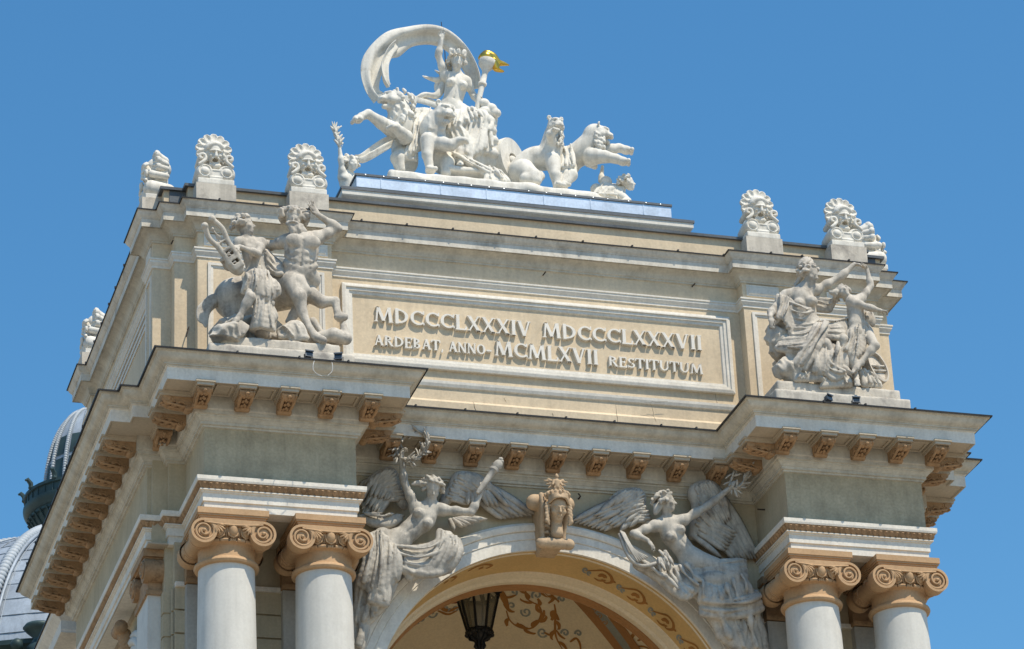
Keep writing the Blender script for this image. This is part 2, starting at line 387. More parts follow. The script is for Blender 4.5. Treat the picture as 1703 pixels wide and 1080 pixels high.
def strip(m, pts, w, nrm):
    """flat painted line: pts in space, half widths w, nrm(p) the surface normal"""
    pts = [np.array(p) for p in pts]; k = len(pts); V = []
    if not hasattr(w, '__len__'): w = [w]*k
    for i in range(k):
        t = pts[min(i+1, k-1)]-pts[max(i-1, 0)]; t /= np.linalg.norm(t)+1e-9; s = np.cross(nrm(pts[i]), t); s /= np.linalg.norm(s)+1e-9
        V += [pts[i]-s*w[i], pts[i]+s*w[i]]
    m.add(V, [(2*i, 2*i+1, 2*i+3, 2*i+2) for i in range(k-1)])
def spline(P, n=8):
    P = [np.array(p, float) for p in P]; Q = [2*P[0]-P[1]]+P+[2*P[-1]-P[-2]]; out = []
    for i in range(1, len(Q)-2):
        for t in np.linspace(0, 1, n, endpoint=False):
            out.append(.5*((2*Q[i])+(-Q[i-1]+Q[i+1])*t+(2*Q[i-1]-5*Q[i]+4*Q[i+1]-Q[i+2])*t*t+(-Q[i-1]+3*Q[i]-3*Q[i+1]+Q[i+2])*t**3))
    out.append(P[-1]); return out
unit = lambda v: np.array(v, float)/(np.linalg.norm(v)+1e-12)
vn = lambda p: VC-p
sn = lambda p: np.array([CX-p[0], 0, RZ-p[2]])
def spiral(c, r0, a0, turns, r1=.15):
    return [(c[0]+r0*(1-(1-r1)*t)*math.cos(a0+turns*2*math.pi*t), c[1]+r0*(1-(1-r1)*t)*math.sin(a0+turns*2*math.pi*t)) for t in np.linspace(0, 1, 14)]
br = MB(); gr = MB(); bd = MB(); rd = MB(); e2 = .02
# diagonal bands
for off in (0, 1):
    pass
bandA = [(905, 938), (940, 975), (990, 1030), (1040, 1092)]; bandB = [(950, 945), (985, 985), (1025, 1035), (1075, 1105)]
strip(bd, spline([on_vault(*p, .010) for p in bandA], 6), .13, vn); strip(bd, spline([on_vault(*p, .010) for p in bandB], 6), .13, vn)
bandC = [((a[0]+b[0])/2, (a[1]+b[1])/2) for a, b in zip(bandA, bandB)]
strip(gr, spline([on_vault(*p, .014) for p in bandC], 6), .11, vn)
for k in range(16):
    t = k/15; p = np.array(bandC[0])*(1-t)+np.array(bandC[3])*t
    strip(bd, [on_vault(*q, .02) for q in spiral(p, 5, k*1.3, 1.2)], .012, vn)
def scroll(m, pts, w, taper=True, n=8):
    P = spline([on_vault(*p, e2) for p in pts], n); k = len(P)
    strip(m, P, [w*.5*(.35+.65*math.sin(math.pi*min(1, .12+.88*i/k))) for i in range(k)] if taper else w, vn)
    if k > 30:
        for i in range(6, k-4, 7):
            t = unit(P[i+1]-P[i-1]); sd = unit(np.cross(vn(P[i]), t))*(1 if i % 2 else -1); q = [P[i], P[i]+t*.08+sd*.07, P[i]+t*.20+sd*.09, P[i]+t*.26+sd*.05]
            strip(m, spline(q, 4), [.012, .03, .04, .04, .045, .04, .035, .03, .03, .025, .02, .012, .005], vn)
for pts, w in (([(842, 1016), (848, 1032), (862, 1043), (880, 1046), (893, 1038), (900, 1022), (896, 1008), (885, 1002), (876, 995), (874, 984), (882, 979), (896, 980), (910, 990), (920, 1000)], .045),
               ([(893, 1036), (903, 1025), (905, 1015)], .07), ([(880, 1046), (868, 1043), (860, 1036)], .07), ([(915, 985), (920, 996), (912, 1004)], .07),
               ([(922, 1005), (924, 1020), (923, 1040), (925, 1060), (935, 1080)], .05), ([(917, 1032), (922, 1024), (924, 1018)], .08), ([(929, 1032), (925, 1024), (923, 1018)], .08),
               ([(905, 1052), (915, 1056), (922, 1048)], .06), ([(940, 1063), (932, 1058), (925, 1048)], .06), ([(948, 1068), (958, 1062), (964, 1070), (966, 1082)], .06),
               ([(1050, 1085), (1050, 1062), (1062, 1048), (1076, 1042)], .07), ([(1060, 1066), (1078, 1060), (1092, 1066)], .06), ([(1056, 1076), (1072, 1076), (1088, 1084)], .05),
               ([(815, 978), (832, 985), (840, 1000), (845, 1014)], .14), ([(835, 990), (845, 994), (858, 990)], .08), ([(838, 1005), (848, 1016), (856, 1018)], .08),
               ([(728, 1008), (745, 1016), (762, 1010)], .09), ([(728, 1016), (745, 1022), (760, 1016)], .06)):
    scroll(br, pts, w)
for c, r, a0, tr in (((893, 990), 9, 2.5, 1.2), ((875, 1018), 9, 3.5, -1.3), ((855, 985), 6, 1.5, -1.1), ((851, 1008), 7, 2.5, 1.0), ((934, 997), 6, 3, 1.2), ((902, 1052), 9, .6, 1.3), ((940, 1053), 7, 3, 1.2), ((962, 1054), 6, 3, 1.1), ((742, 1012), 6, 0, 1.2), ((757, 1012), 6, 3, -1.2), ((718, 1020), 9, 0, 1.2), ((700, 1030), 9, 2, 1.2), ((1085, 1052), 6, 2, 1.1)):
    strip(gr, [on_vault(*q, e2) for q in spiral(c, r, a0, tr)], .022, vn)
strip(rd, spline([on_vault(*p, .016) for p in ((735, 1000), (750, 1000), (775, 998))], 4), .09, vn)
for u in (742, 748, 754): strip(rd, [on_vault(u, 996, .016), on_vault(u+2, 984, .016)], .025, vn)
# scrolls on the ochre arch soffit
for k, (u, v) in enumerate(((1000, 958), (1055, 990), (1105, 1032), (1150, 1080))):
    a = rad((24, 33, 42, 48)[k]); ca, sa = math.cos(a), math.sin(a)
    T = lambda p: (u+p[0]*ca-p[1]*sa, v+p[0]*sa+p[1]*ca)
    for pts, w in (([(-26, 2), (-14, -3), (0, -9), (14, -6), (20, 2), (12, 8), (3, 5)], .032), ([(-4, 3), (2, -2), (8, 1)], .055), ([(-10, 8), (0, 9), (10, 4)], .03), ([(20, 2), (26, 0)], .035)):
        P = spline([on_soffit(*T(p)) for p in pts], 6); strip(br, P, [w*(.4+.6*math.sin(math.pi*i/len(P))) for i in range(len(P))], sn)
    for c, r in (((-28, 2), 5), ((-20, 4), 4)): strip(gr, [on_soffit(*T((c[0]+q[0], c[1]+q[1]))) for q in spiral((0, 0), r, 1, 1.1)], .02, sn)
for k, (u, v, a) in enumerate(((742, 968, -24), (800, 945, -12))):
    ca, sa = math.cos(rad(a)), math.sin(rad(a)); T = lambda p: (u+p[0]*ca-p[1]*sa, v+p[0]*sa+p[1]*ca)
    for pts, w in (([(-22, 1), (-8, -3), (8, -4), (18, 0), (8, 3)], .03), ([(-4, 1), (4, 0)], .05)):
        P = spline([on_soffit(*T(p)) for p in pts], 6); strip(br, P, w, sn)
br.build('brown_scroll_painting', 'paintbr', BLD); gr.build('grey_scroll_painting', 'paintgr', BLD); bd.build('vault_rib_bands', 'ceilbr', BLD); rd.build('red_painted_bracket', 'paintrd', BLD)
# walls behind the coupled columns, rusticated, with responds
for s in (0, 1):
    rust = MB(); pcap = MB(); strg = MB()
    X = (lambda a, b: (a, b)) if s == 0 else (lambda a, b: (XM-b, XM-a))
    for k in range(22):
        z1 = -.80-.42*k; a, b = X(-.2, 2.7)
        rust.box(a, b, 1.50, 1.7, z1-.385, z1); 
    a, b = X(-.2, 2.7); rust.box(a, b, 1.55, 1.75, -10, .03)
    strg.box(a, b, 1.44, 1.6, -.80, -.72)
    for cx in (.465, 2.115):
        a, b = X(cx-.5, cx+.5)
        pil = MB(); pil.box(a, b, 1.34, 1.56, -10, -.80); pil.build('respond_pilaster', 'pil', BLD); pcap = MB()
        pcap.box(a-.02, b+.02, 1.30, 1.57, -.78, -.70); pcap.box(a, b, 1.35, 1.56, -.70, -.10); pcap.box(a-.06, b+.06, 1.27, 1.57, -.12, .015); pcap.build('respond_capital', 'brown', BLD)
    pcap = MB()
    # rusticated quoin at the flank steps
    for k in range(22):
        z1 = -.80-.42*k; a, b = X(-.24, .0); rust.box(a, b, 1.60, 1.66, z1-.385, z1)
        a, b = X(-.36, -.1); rust.box(a, b, 1.72, 2.4, z1-.385, z1)
    a, b = X(-.33, 0); rust.box(a, b, 1.74, 3, -10, .03)
    # flank pilaster with its capital
    a, b = X(-.58, -.2); pil2 = MB(); pil2.box(a, b, 1.95, 2.95, -10, -.80)
    pil2.box(a+.06, b-.06, 1.935, 1.96, -9, -.95); pil2.build('flank_pilaster', 'column', BLD)
    a, b = X(-.62, -.2); pcap.box(a, b, 1.91, 2.99, -.80, -.72); a, b = X(-.58, -.2); pcap.box(a, b, 1.96, 2.94, -.72, -.4)
    a, b = X(-.68, -.2); pcap.box(a, b, 1.85, 3.05, -.13, .012); a, b = X(-.64, -.2); pcap.box(a, b, 1.90, 3.0, -.16, -.13)
    xs = -1 if s == 0 else 1; xc = a if s == 0 else b
    xw = -.60 if s == 0 else XM+.60
    for yy in (1.98, 2.92):
        V = []; 
        for d in (0, 1):
            for i in range(20):
                t = 2*math.pi*i/20; V.append((xw+(xs*.06 if d == 0 else -xs*.36), yy+.21*math.cos(t), -.36+.21*math.sin(t)))
        F = [tuple(range(20)), tuple(range(39, 19, -1))]+[(i, i+20, (i+1) % 20+20, (i+1) % 20) for i in range(20)]
        pcap.add(V, F)
        pcap.tube([(xw+xs*.07, yy+.17*(1-t*.8)*math.cos(12*t), -.36+.17*(1-t*.8)*math.sin(12*t)) for t in np.linspace(0, 1, 34)], .028, 6)
    # flank wall with an arched window, keystone console
    wl = MB(); xa = -.25 if s == 0 else XM+.25
    wl.add([(xa, 2.9, .02), (xa, 9.3, .02), (xa, 9.3, -10), (xa, 2.9, -10)], [(0, 1, 2, 3)])
    wl.build('flank_wall', 'friezeb', BLD)
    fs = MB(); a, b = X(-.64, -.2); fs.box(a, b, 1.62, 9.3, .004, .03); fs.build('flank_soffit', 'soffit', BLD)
    ar = MB(); k = MB()
    for q, (r0, dx) in enumerate(((1.35, .10), (1.48, .16), (1.6, .10))):
        ar.tube([(xa-(dx if s == 0 else -dx)*.6, 4.9+r0*math.cos(t), -2.1+r0*math.sin(t)) for t in np.linspace(0, math.pi, 28)], .085, 8)
    ar.build('flank_window_arch', 'column', BLD, smooth=True)
    for t in np.linspace(0, 1, 10):
        k.ball((xa-(.22-.14*t)*(1 if s == 0 else -1), 4.9, -.42-.55*t), (.14-.05*t, .17, .12), 10, 6)
    k.tube([(xa-(.3 if s == 0 else -.3), 4.7, -.33), (xa-(.3 if s == 0 else -.3), 5.1, -.33)], .12, 12)
    k.build('flank_keystone', 'brown', BLD, smooth=True)
    rust.build('rusticated_wall', 'friezeb', BLD); pcap.build('pilaster_capital', 'brown', BLD, angle=40); strg.build('wall_string', 'trim', BLD)
# podium down to the street
m = MB(); m.box(-.9, XM+.9, -.4, 9.6, GZ, -12); m.box(-.2, 2.9, 1.6, 9.2, -12, -9.5); m.box(XM-2.9, XM+.2, 1.6, 9.2, -12, -9.5); m.build('podium', 'cream', BLD)
# solid heart so that no light leaks
m = MB(); m.box(.3, XM-.3, 1.72, 9.3, 1.95, 2.45); m.box(-.55, 2.5, 1.75, 9.28, .04, 1.95); m.box(XM-2.5, XM+.55, 1.75, 9.28, .04, 1.95)
m.box(.2, XM-.2, 9.1, 9.3, -10, 2.4)
m.build('inner_wall', 'friezeb', BLD)
# ------------------------------------------------------------------ columns
V2 = lambda *a: np.array(a, float)
def column_meshes():
    s = MB(); pr = []
    for i in range(16):
        t = i/15; z = -.895-8.4*t; pr.append((.470+.075*(1-(1-t)**1.6), z))
    s.lathe([(0, pr[-1][1]), (.68, pr[-1][1]), (.68, pr[-1][1]+.2), pr[-1]][0:1]+pr[::-1]+[(.0, -.895)], (0, 0, 0), 56)
    sh = s.local('shaft', 'column', angle=30)
    c = MB()
    # necking and astragal
    c.lathe([(.47, -.90), (.50, -.90), (.53, -.885), (.545, -.85), (.535, -.815), (.505, -.79), (.485, -.785), (.478, -.75), (.472, -.64), (.475, -.585), (.50, -.565), (.535, -.555), (.50, -.50), (.52, -.44), (.56, -.36), (.57, -.25), (.5, -.2)], (0, 0, 0), 56)
    for k in range(24):
        a = 2*math.pi*k/24; t = V2(-math.sin(a), math.cos(a))
        if k % 3 == 0:
            for e in (-.03, 0, .03): c.ball((.535*math.cos(a)+t[0]*e, .535*math.sin(a)+t[1]*e, -.53), (.022, .022, .034), 6, 5)
        else: c.tube([(.535*math.cos(a)-t[0]*.065, .535*math.sin(a)-t[1]*.065, -.53), (.535*math.cos(a)+t[0]*.065, .535*math.sin(a)+t[1]*.065, -.53)], .033, 8)
    for k in range(16):
        a = 2*math.pi*k/16; R = .555
        c.ball((R*math.cos(a), R*math.sin(a), -.365), (.085, .085, .125), 12, 8)
        c.tube([((R+.02)*math.cos(a+q*.165), (R+.02)*math.sin(a+q*.165), zz) for q, zz in ((-.92, -.25), (-1, -.36), (-.75, -.46), (0, -.50), (.75, -.46), (1, -.36), (.92, -.25))], .016, 6)
        a2 = 2*math.pi*(k+.5)/16; c.tube([((R+.03)*math.cos(a2), (R+.03)*math.sin(a2), -.25), ((R-.01)*math.cos(a2), (R-.01)*math.sin(a2), -.48)], [.022, .008], 5)
    # abacus
    for (w, z0, z1) in ((.545, -.20, -.165), (.56, -.165, -.13), (.585, -.13, -.10), (.60, -.10, .002)): c.box(-w, w, -w, w, z0, z1)
    zc_ = -.425; xv = .495
    for sgn in (-1, 1):
        # raised fillet band over the eggs joining both volutes
        n = 24; V = []
        for i in range(n+1):
            x = -xv+2*xv*i/n; zb_ = -.275-.03*(1-(x/xv)**2)
            for d in (.52, .625): V += [(x, sgn*d, zb_), (x, sgn*d, -.205)]
        F = []
        for i in range(n):
            p = i*4; q = p+4
            for (u1, u2) in ((0, 1), (1, 3), (3, 2), (2, 0)): F.append((p+u1, p+u2, q+u2, q+u1))
        c.add(V, F)
        c.tube([(-xv+2*xv*i/n, sgn*.622, -.275-.03*(1-((-xv+2*xv*i/n)/xv)**2)) for i in range(n+1)], .016, 6)
        for sx in (-1, 1):
            cx_ = sx*xv
            ring = lambda r0, r1, d0, d1: c.lathe([(r0, sgn*d0), (r0, sgn*d1), (r1, sgn*d1), (r1, sgn*d0)], (cx_, 0, zc_), 40, axis='y')
            c.lathe([(.0, sgn*.585), (.21, sgn*.585), (.21, sgn*.40)], (cx_, 0, zc_), 40, axis='y')
            ring(.175, .218, .40, .628)
            P = []; W = []
            for t in np.linspace(0, 1, 60):
                a = math.pi/2+sx*(t*1.9*2*math.pi); r = .165*(1-t)**.8+.022; P.append((cx_+r*math.cos(a), sgn*(.60+.03*t), zc_+r*math.sin(a))); W.append(.024*(1-.35*t))
            c.tube(P, W, 7); c.ball((cx_, sgn*.635, zc_), (.032, .03, .032), 8, 6)
            c.lathe([(.0, sgn*.605), (.095, sgn*.605), (.095, sgn*.57)], (cx_, 0, zc_), 24, axis='y')
            for q in range(5):
                a = rad(5-24*q); b0 = np.array((cx_-sx*.20, sgn*.61, zc_+.12)); c.tube([b0, b0+np.array((-sx*.10*math.cos(a), sgn*.015, .10*math.sin(a)-.02)), b0+np.array((-sx*.16*math.cos(a), 0, .14*math.sin(a)-.03))], [.012, .024, .008], 5)
    for sx in (-1, 1):
        P = []; W = []
        for t in np.linspace(-1, 1, 21): P.append((sx*xv, t*.54, zc_)); W.append(.150+.06*abs(t)**1.5)
        c.tube(P, W, 24)
        for t in (-.30, -.24, .24, .30): c.tube([(sx*xv, t-.02, zc_), (sx*xv, t+.02, zc_)], .178, 24)
        rnd = random.Random(3)
        for k in range(34):
            a = rnd.uniform(math.pi*.9, math.pi*2.1); t = rnd.choice((-1, 1))*rnd.uniform(.28, .5)*.9
            c.ball((sx*xv+.17*math.cos(a), t, zc_+.17*math.sin(a)), (.02, .05, .02), 5, 4)
    return sh, c.local('capital', 'capital', angle=38)
SHM, CAM = column_meshes()
for x in (.465, 2.115, XM-2.115, XM-.465):
    o = put(SHM, 'column', BLD, (x, .47, 0))
    put(CAM, 'capital', o, (x, .47, 0))
# ------------------------------------------------------------------ attic
LT = [(4, 9.01), (-.543, 9.01), (-.543, 8.46), (-.373, 8.46), (-.373, 2.54), (-.543, 2.54), (-.543, 1.88), (-.213, 1.88), (-.213, 1.558), (.148, 1.558), (.148, 1.307), (2.578, 1.307), (2.578, 1.567)]
ATT = LT+mirror(LT)
m = MB(); m.sweep(ATT, [(0, 2.4), (0, 5.95)]); m.build('attic_wall', 'cream', BLD)
m = MB(); m.sweep(ATT, [(.0, 5.355), (.02, 5.36), (.02, 5.40), (.035, 5.42), (.06, 5.46), (.06, 5.50), (.075, 5.505), (.075, 5.535), (0, 5.55)]); m.build('attic_string', 'trim', BLD)
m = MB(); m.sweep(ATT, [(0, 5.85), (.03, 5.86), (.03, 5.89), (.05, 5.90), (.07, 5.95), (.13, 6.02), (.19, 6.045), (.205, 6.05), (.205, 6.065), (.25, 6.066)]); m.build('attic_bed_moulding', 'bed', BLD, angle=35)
m = MB(); m.sweep(ATT, [(.25, 6.05), (.25, 6.205), (.262, 6.21), (.262, 6.225), (.28, 6.24), (.315, 6.30), (.325, 6.325), (.332, 6.33), (.332, 6.345)])
m.build('attic_cornice', 'trimdirty', BLD, angle=35)
m = MB(); m.sweep(ATT, [(.325, 6.345), (.352, 6.335), (.354, 6.358), (.27, 6.375), (-.6, 6.42)]); m.build('attic_flashing', 'flash', BLD)
# lower strings of the attic (centre only, pavilion base)
m = MB(); CW = [(2.578, 1.567), (XM-2.578, 1.567)]
m.sweep(CW, [(0, 3.33), (.03, 3.345), (.05, 3.40), (.055, 3.45), (.0, 3.475)]); m.build('attic_lower_string', 'trim', BLD)
m = MB(); m.sweep(CW, [(.10, 2.5), (.10, 3.02), (.0, 3.10)]); m.build('attic_base_course', 'cream', BLD)
# inscription frame
def frame(m, x0, x1, z0, z1, y, steps):
    """steps: (inset, forward)"""
    n = len(steps)
    C = lambda i: [(x0+i, z0+i), (x1-i, z0+i), (x1-i, z1-i), (x0+i, z1-i)]
    V = []
    for ins, f in steps:
        for x, z in C(ins): V.append((x, y-f, z))
    F = [(a*4+j, a*4+(j+1) % 4, (a+1)*4+(j+1) % 4, (a+1)*4+j) for a in range(n-1) for j in range(4)]
    m.add(V, F)
m = MB(); frame(m, 2.80, XM-2.80, 3.67, 5.226, 1.567, [(0, 0), (0, .07), (.05, .085), (.07, .085), (.075, .06), (.13, .06), (.14, .035), (.19, .03), (.205, .0)])
m.build('inscription_frame', 'trim', BLD)
# pavilion panels
for s in (0, 1):
    m = MB()
    X = (lambda a, b: (a, b)) if s == 0 else (lambda a, b: (XM-b, XM-a))
    a, b = X(.33, 2.43)
    frame(m, a, b, 2.75, 5.27, 1.307, [(0, 0), (.0, .03), (.05, .03), (.06, .012), (.09, .01), (.10, 0)])
    for (p, q) in ((.26, .90), (1.86, 2.50)):
        mb = MB(); a, b = X(p, q); frame(mb, a, b, 5.60, 5.83, 1.307, [(0, 0), (0, .02), (.03, .02), (.05, .035), (.06, .035)]); mb.box(a+.055, b-.055, 1.27, 1.30, 5.655, 5.775); mb.build('attic_plaque', 'trim', BLD)
    m.build('pavilion_panel_frame', 'trim', BLD); m = MB(); mb = MB()
    # flank panels of the attic
    xa = -.373 if s == 0 else XM+.373; sg = -1 if s == 0 else 1
    for ins, f in ((0, .05), (.12, .035), (.22, .02)):
        y0, y1, z0, z1 = 2.95+ins, 8.05-ins, 3.0+ins, 5.2-ins; w_ = .07
        for (ya, yb, za, zb) in ((y0, y1, z0, z0+w_), (y0, y1, z1-w_, z1), (y0, y0+w_, z0+w_, z1-w_), (y1-w_, y1, z0+w_, z1-w_)):
            m.box(min(xa, xa+sg*f), max(xa, xa+sg*f), ya, yb, za, zb)
    xa = -.543 if s == 0 else XM+.543
    mb.box(min(xa, xa+sg*.03), max(xa, xa+sg*.03), 2.0, 2.42, 5.60, 5.83)
    for (ya, yb, za, zb) in ((1.98, 2.44, 2.7, 2.76), (1.98, 2.44, 5.2, 5.26), (1.98, 2.04, 2.76, 5.2), (2.38, 2.44, 2.76, 5.2)): m.box(min(xa, xa+sg*.025), max(xa, xa+sg*.025), ya, yb, za, zb)
    m.build('flank_panel_frame', 'trim', BLD); mb.build('attic_plaque', 'trim', BLD)
# parapet and coping
PP = [(4, 8.9), (-.40, 8.9), (-.40, 1.62), (.0, 1.62), (.0, 1.42), (XM, 1.42), (XM, 1.62), (XM+.40, 1.62), (XM+.40, 8.9), (9, 8.9)]
m = MB(); m.sweep(PP, [(0.03, 6.36), (0, 6.43), (0, 6.82)]); m.build('parapet', 'cream', BLD)
m = MB(); m.sweep(PP, [(0, 6.81), (.07, 6.80), (.075, 6.85), (.0, 6.89), (-1.8, 7.0)]); m.build('parapet_coping', 'coping', BLD)
m = MB(); m.box(-.3, XM+.3, 1.6, 8.8, 6.3, 6.8); m.build('roof_slab', 'coping', BLD)
# stepped plinth of the chariot group
m = MB(); 
def rect(x0, x1, y0, y1): return [(x0, y0), (x1, y0), (x1, y1), (x0, y1)]
sl3 = rect(2.75, XM-2.75, 2.06, 7.3); sl2 = rect(3.05, XM-3.05, 2.32, 7.1); sl1 = rect(3.39, XM-3.39, 2.56, 6.9)
m.sweep(sl3, [(-.12, 6.9), (-.12, 7.12), (0, 7.14)], True); m.sweep(sl2, [(-.14, 7.2), (-.14, 7.45), (-.02, 7.47), (0, 7.49), (0, 7.60)], True); m.sweep(sl1, [(-.16, 7.6), (-.16, 7.80)], True)
m.build('roof_plinth', 'trim', BLD)
m = MB(); m.sweep(sl3, [(0, 7.14), (.015, 7.13), (.015, 7.20), (-.5, 7.24)], True); m.sweep(sl2, [(-.01, 7.60), (.02, 7.585), (.02, 7.64), (-.5, 7.68)], True); m.build('plinth_flashing', 'coping', BLD)
m = MB(); m.sweep(sl1, [(-.16, 7.79), (0, 7.80), (0, 8.03), (.012, 8.03)], True); m.build('plinth_zinc_band', 'zinc', BLD)
sb = MB(); rn = random.Random(8)
for (u0, u1, fix, ax) in ((3.39, XM-3.39, 2.56, 0), (2.56, 6.9, 3.39, 1)):
    k = int((u1-u0)/.93)
    for i in range(1, k+1):
        q = u0+(u1-u0)*(i-.5+rn.uniform(-.08, .08))/k
        if ax == 0: sb.box(q-.009, q+.009, fix-.008, fix+.01, 7.81, 8.03)
        else: sb.box(fix-.008, fix+.01, q-.009, q+.009, 7.81, 8.03)
        for e in (-.3, .05, .34):
            if ax == 0: sb.ball((q+e, fix-.018, 8.052), .014, 6, 4)
sb.build('zinc_band_seams', 'zinc', BLD)
m = MB(); m.sweep(sl1, [(.0, 8.03), (.02, 8.03), (.02, 8.075), (-.3, 8.09)], True); m.build('plinth_zinc_edge', 'coping', BLD)
m = MB(); m.box(3.45, XM-3.45, 2.62, 6.8, 7.9, 8.085); m.build('plinth_top', 'white', BLD)
# mask pedestals
m = MB()
PEDS = [.445, 2.135, XM-2.135, XM-.445]
for x in PEDS: MB().box(x-.36, x+.36, 1.10, 1.75, 6.36, 6.755).build('mask_pedestal', 'stonelt', BLD)
for (x, y) in ((-.30, 2.2), (-.30, 8.75), (XM+.30, 2.2), (XM+.30, 8.75)): MB().box(x-.45, x+.33, y-.36, y+.36, 6.36, 6.755).build('mask_pedestal', 'stonelt', BLD)
# standing seams of the sheet-metal edges, cracks in the plaster
def seams(path, off, z, step, name):
    m = MB(); P = [np.array(p, float) for p in path]; rn = random.Random(4)
    for a, b in zip(P[:-1], P[1:]):
        d = b-a; ln = np.linalg.norm(d); d /= ln; nn = np.array([d[1], -d[0]]); k = int(ln/step)
        for i in range(k):
            c = a+d*((i+.5+rn.uniform(-.15, .15))*ln/k)+nn*off; m.obox((c[0], c[1], z+.012), np.append(d*.014, 0), np.append(nn*.10, -.012), (0, 0, .022))
    m.build(name, 'flash', BLD)
seams(ENT, .95, 2.432, .85, 'cornice_seams'); seams(ATT, .27, 6.362, .8, 'attic_seams')
ck = MB(); rn = random.Random(11)
for (u, v, du, dv, yy) in ((786, 668, 8, 20, 1.463), (918, 688, 5, 12, 1.463), (1024, 672, 3, 34, 1.463), (1082, 672, 8, 30, 1.463), (838, 662, 4, 8, 1.463), (1188, 640, 6, 40, 1.564), (600, 590, 10, 5, 1.564), (1112, 668, -40, 2, 1.463)):
    pts = [at(u+du*t+rn.uniform(-1.2, 1.2), v+dv*t+rn.uniform(-1, 1), yy) for t in np.linspace(0, 1, 7)]; ck.tube(pts, [.002, .004, .0045, .004, .003, .003, .0015], 4)
ck.build('plaster_cracks', 'crack', BLD)
# hooks and stubs on the walls
def hook(pts, r=.013): MB().tube(pts, r, 5).build('wall_hook', 'rod', BLD)
for (u, v, yy) in ((903, 458, 1.56), (1151, 477, 1.56), (285, 406, 1.55)): p = at(u, v, yy); hook([p, p+np.array([0, -.16, -.01])])
p = at(312, 549, 1.55); hook([p, p+np.array([0, -.12, 0]), p+np.array([-.03, -.13, -.12]), p+np.array([-.05, -.13, -.2])], .011)
for (u, v) in ((200, 857), (158, 945)): p = atx(u, v, -.63); hook([p, p+np.array([-.14, 0, 0])], .015)
p = at(962, 830, YC); hook([p, p+np.array([0, -.12, 0]), p+np.array([-.04, -.13, .05])], .015)
p = atx(1272, 848, 10.36); hook([p, p+np.array([-.14, 0, 0])], .015)
# inscription letters : raised antiqua letters

TH, TN = .20, .10                              # thick and thin strokes
GLY = {}
def gl(ch, wd, *st): GLY[ch] = (wd, st)
L_ = lambda a, b, c, d, w: ('l', a, b, c, d, w)
SF = lambda x, y, w=.3: ('s', x, y, w)
A_ = lambda cx, cy, rx, ry, a0, a1, w0, w1, ph=0: ('a', cx, cy, rx, ry, a0, a1, w0, w1, ph)
gl('I', .34, L_(.17, 0, .17, 1, TH), SF(.17, 0), SF(.17, 1))
gl('M', 1.0, L_(.13, 0, .21, 1, TN), L_(.22, 1, .50, .08, TH), L_(.50, .08, .76, 1, TN), L_(.78, 1, .86, 0, TH), SF(.12, 0, .24), SF(.86, 0, .28), SF(.2, 1, .2), SF(.79, 1, .2))
gl('D', .80, L_(.17, 0, .17, 1, TH), A_(.20, .5, .50, .475, -90, 90, TN, TH), L_(.1, .03, .25, .03, TN), L_(.1, .97, .25, .97, TN))
gl('C', .76, A_(.45, .5, .36, .475, 42, 318, TN, TH, 0), L_(.72, .98, .72, .74, TN*.8), L_(.72, .20, .72, .05, TN*.7))
gl('L', .62, L_(.17, 0, .17, 1, TH), SF(.17, 1), L_(.05, .03, .56, .03, TN), L_(.56, .0, .58, .24, TN))
gl('X', .74, L_(.13, 1, .60, 0, TH), L_(.60, 1, .12, 0, TN), SF(.13, 1, .26), SF(.62, 1, .22), SF(.11, 0, .22), SF(.61, 0, .28))
gl('V', .76, L_(.13, 1, .38, 0, TH), L_(.38, 0, .63, 1, TN), SF(.13, 1, .28), SF(.63, 1, .22))
gl('A', .76, L_(.12, 0, .38, 1, TN), L_(.37, 1, .63, 0, TH), L_(.22, .36, .53, .36, TN), SF(.11, 0, .22), SF(.64, 0, .28))
gl('R', .76, L_(.17, 0, .17, 1, TH), A_(.22, .75, .33, .225, -90, 90, TN, TH), L_(.1, .97, .25, .97, TN), L_(.12, .52, .25, .52, TN), L_(.36, .5, .64, 0, TH), SF(.17, 0, .28), SF(.66, 0, .2))
gl('E', .66, L_(.17, 0, .17, 1, TH), L_(.05, .03, .57, .03, TN), L_(.05, .97, .56, .97, TN), L_(.17, .52, .44, .52, TN), L_(.57, 0, .59, .24, TN), L_(.56, 1, .56, .77, TN), L_(.44, .42, .44, .62, TN))
gl('B', .70, L_(.17, 0, .17, 1, TH), A_(.22, .75, .29, .225, -90, 90, TN, TH), A_(.22, .27, .34, .245, -90, 90, TN, TH), L_(.05, .97, .25, .97, TN), L_(.12, .52, .25, .52, TN), L_(.05, .03, .25, .03, TN))
gl('T', .70, L_(.35, 0, .35, 1, TH), L_(.04, .97, .66, .97, TN), L_(.05, 1, .03, .76, TN), L_(.65, 1, .67, .76, TN), SF(.35, 0))
gl('N', .82, L_(.15, 0, .15, 1, TN), L_(.14, 1, .66, 0, TH), L_(.67, 0, .67, 1, TN), SF(.15, 0, .24), SF(.12, 1, .2), SF(.67, 1, .24))
gl('O', .80, A_(.40, .5, .33, .475, 0, 360, TN, TH, 0))
gl('S', .58, A_(.29, .73, .20, .235, 30, 265, TN, TH*.9, 0), A_(.29, .26, .22, .235, -150, 85, TN, TH*.9, 0), L_(.47, .98, .47, .78, TN*.7), L_(.07, .26, .07, .02, TN*.7))
gl('U', .80, L_(.16, .3, .16, 1, TH), A_(.40, .33, .24, .305, 180, 360, TN, TH*.8), L_(.65, .3, .65, 1, TN), SF(.16, 1), SF(.65, 1, .24))
gl(',', .34, L_(.16, .10, .10, -.16, TN*1.3), L_(.10, .06, .20, .06, TH*.9))
gl('-', .56, L_(.06, .42, .50, .42, TN*1.5))
gl(' ', .42)
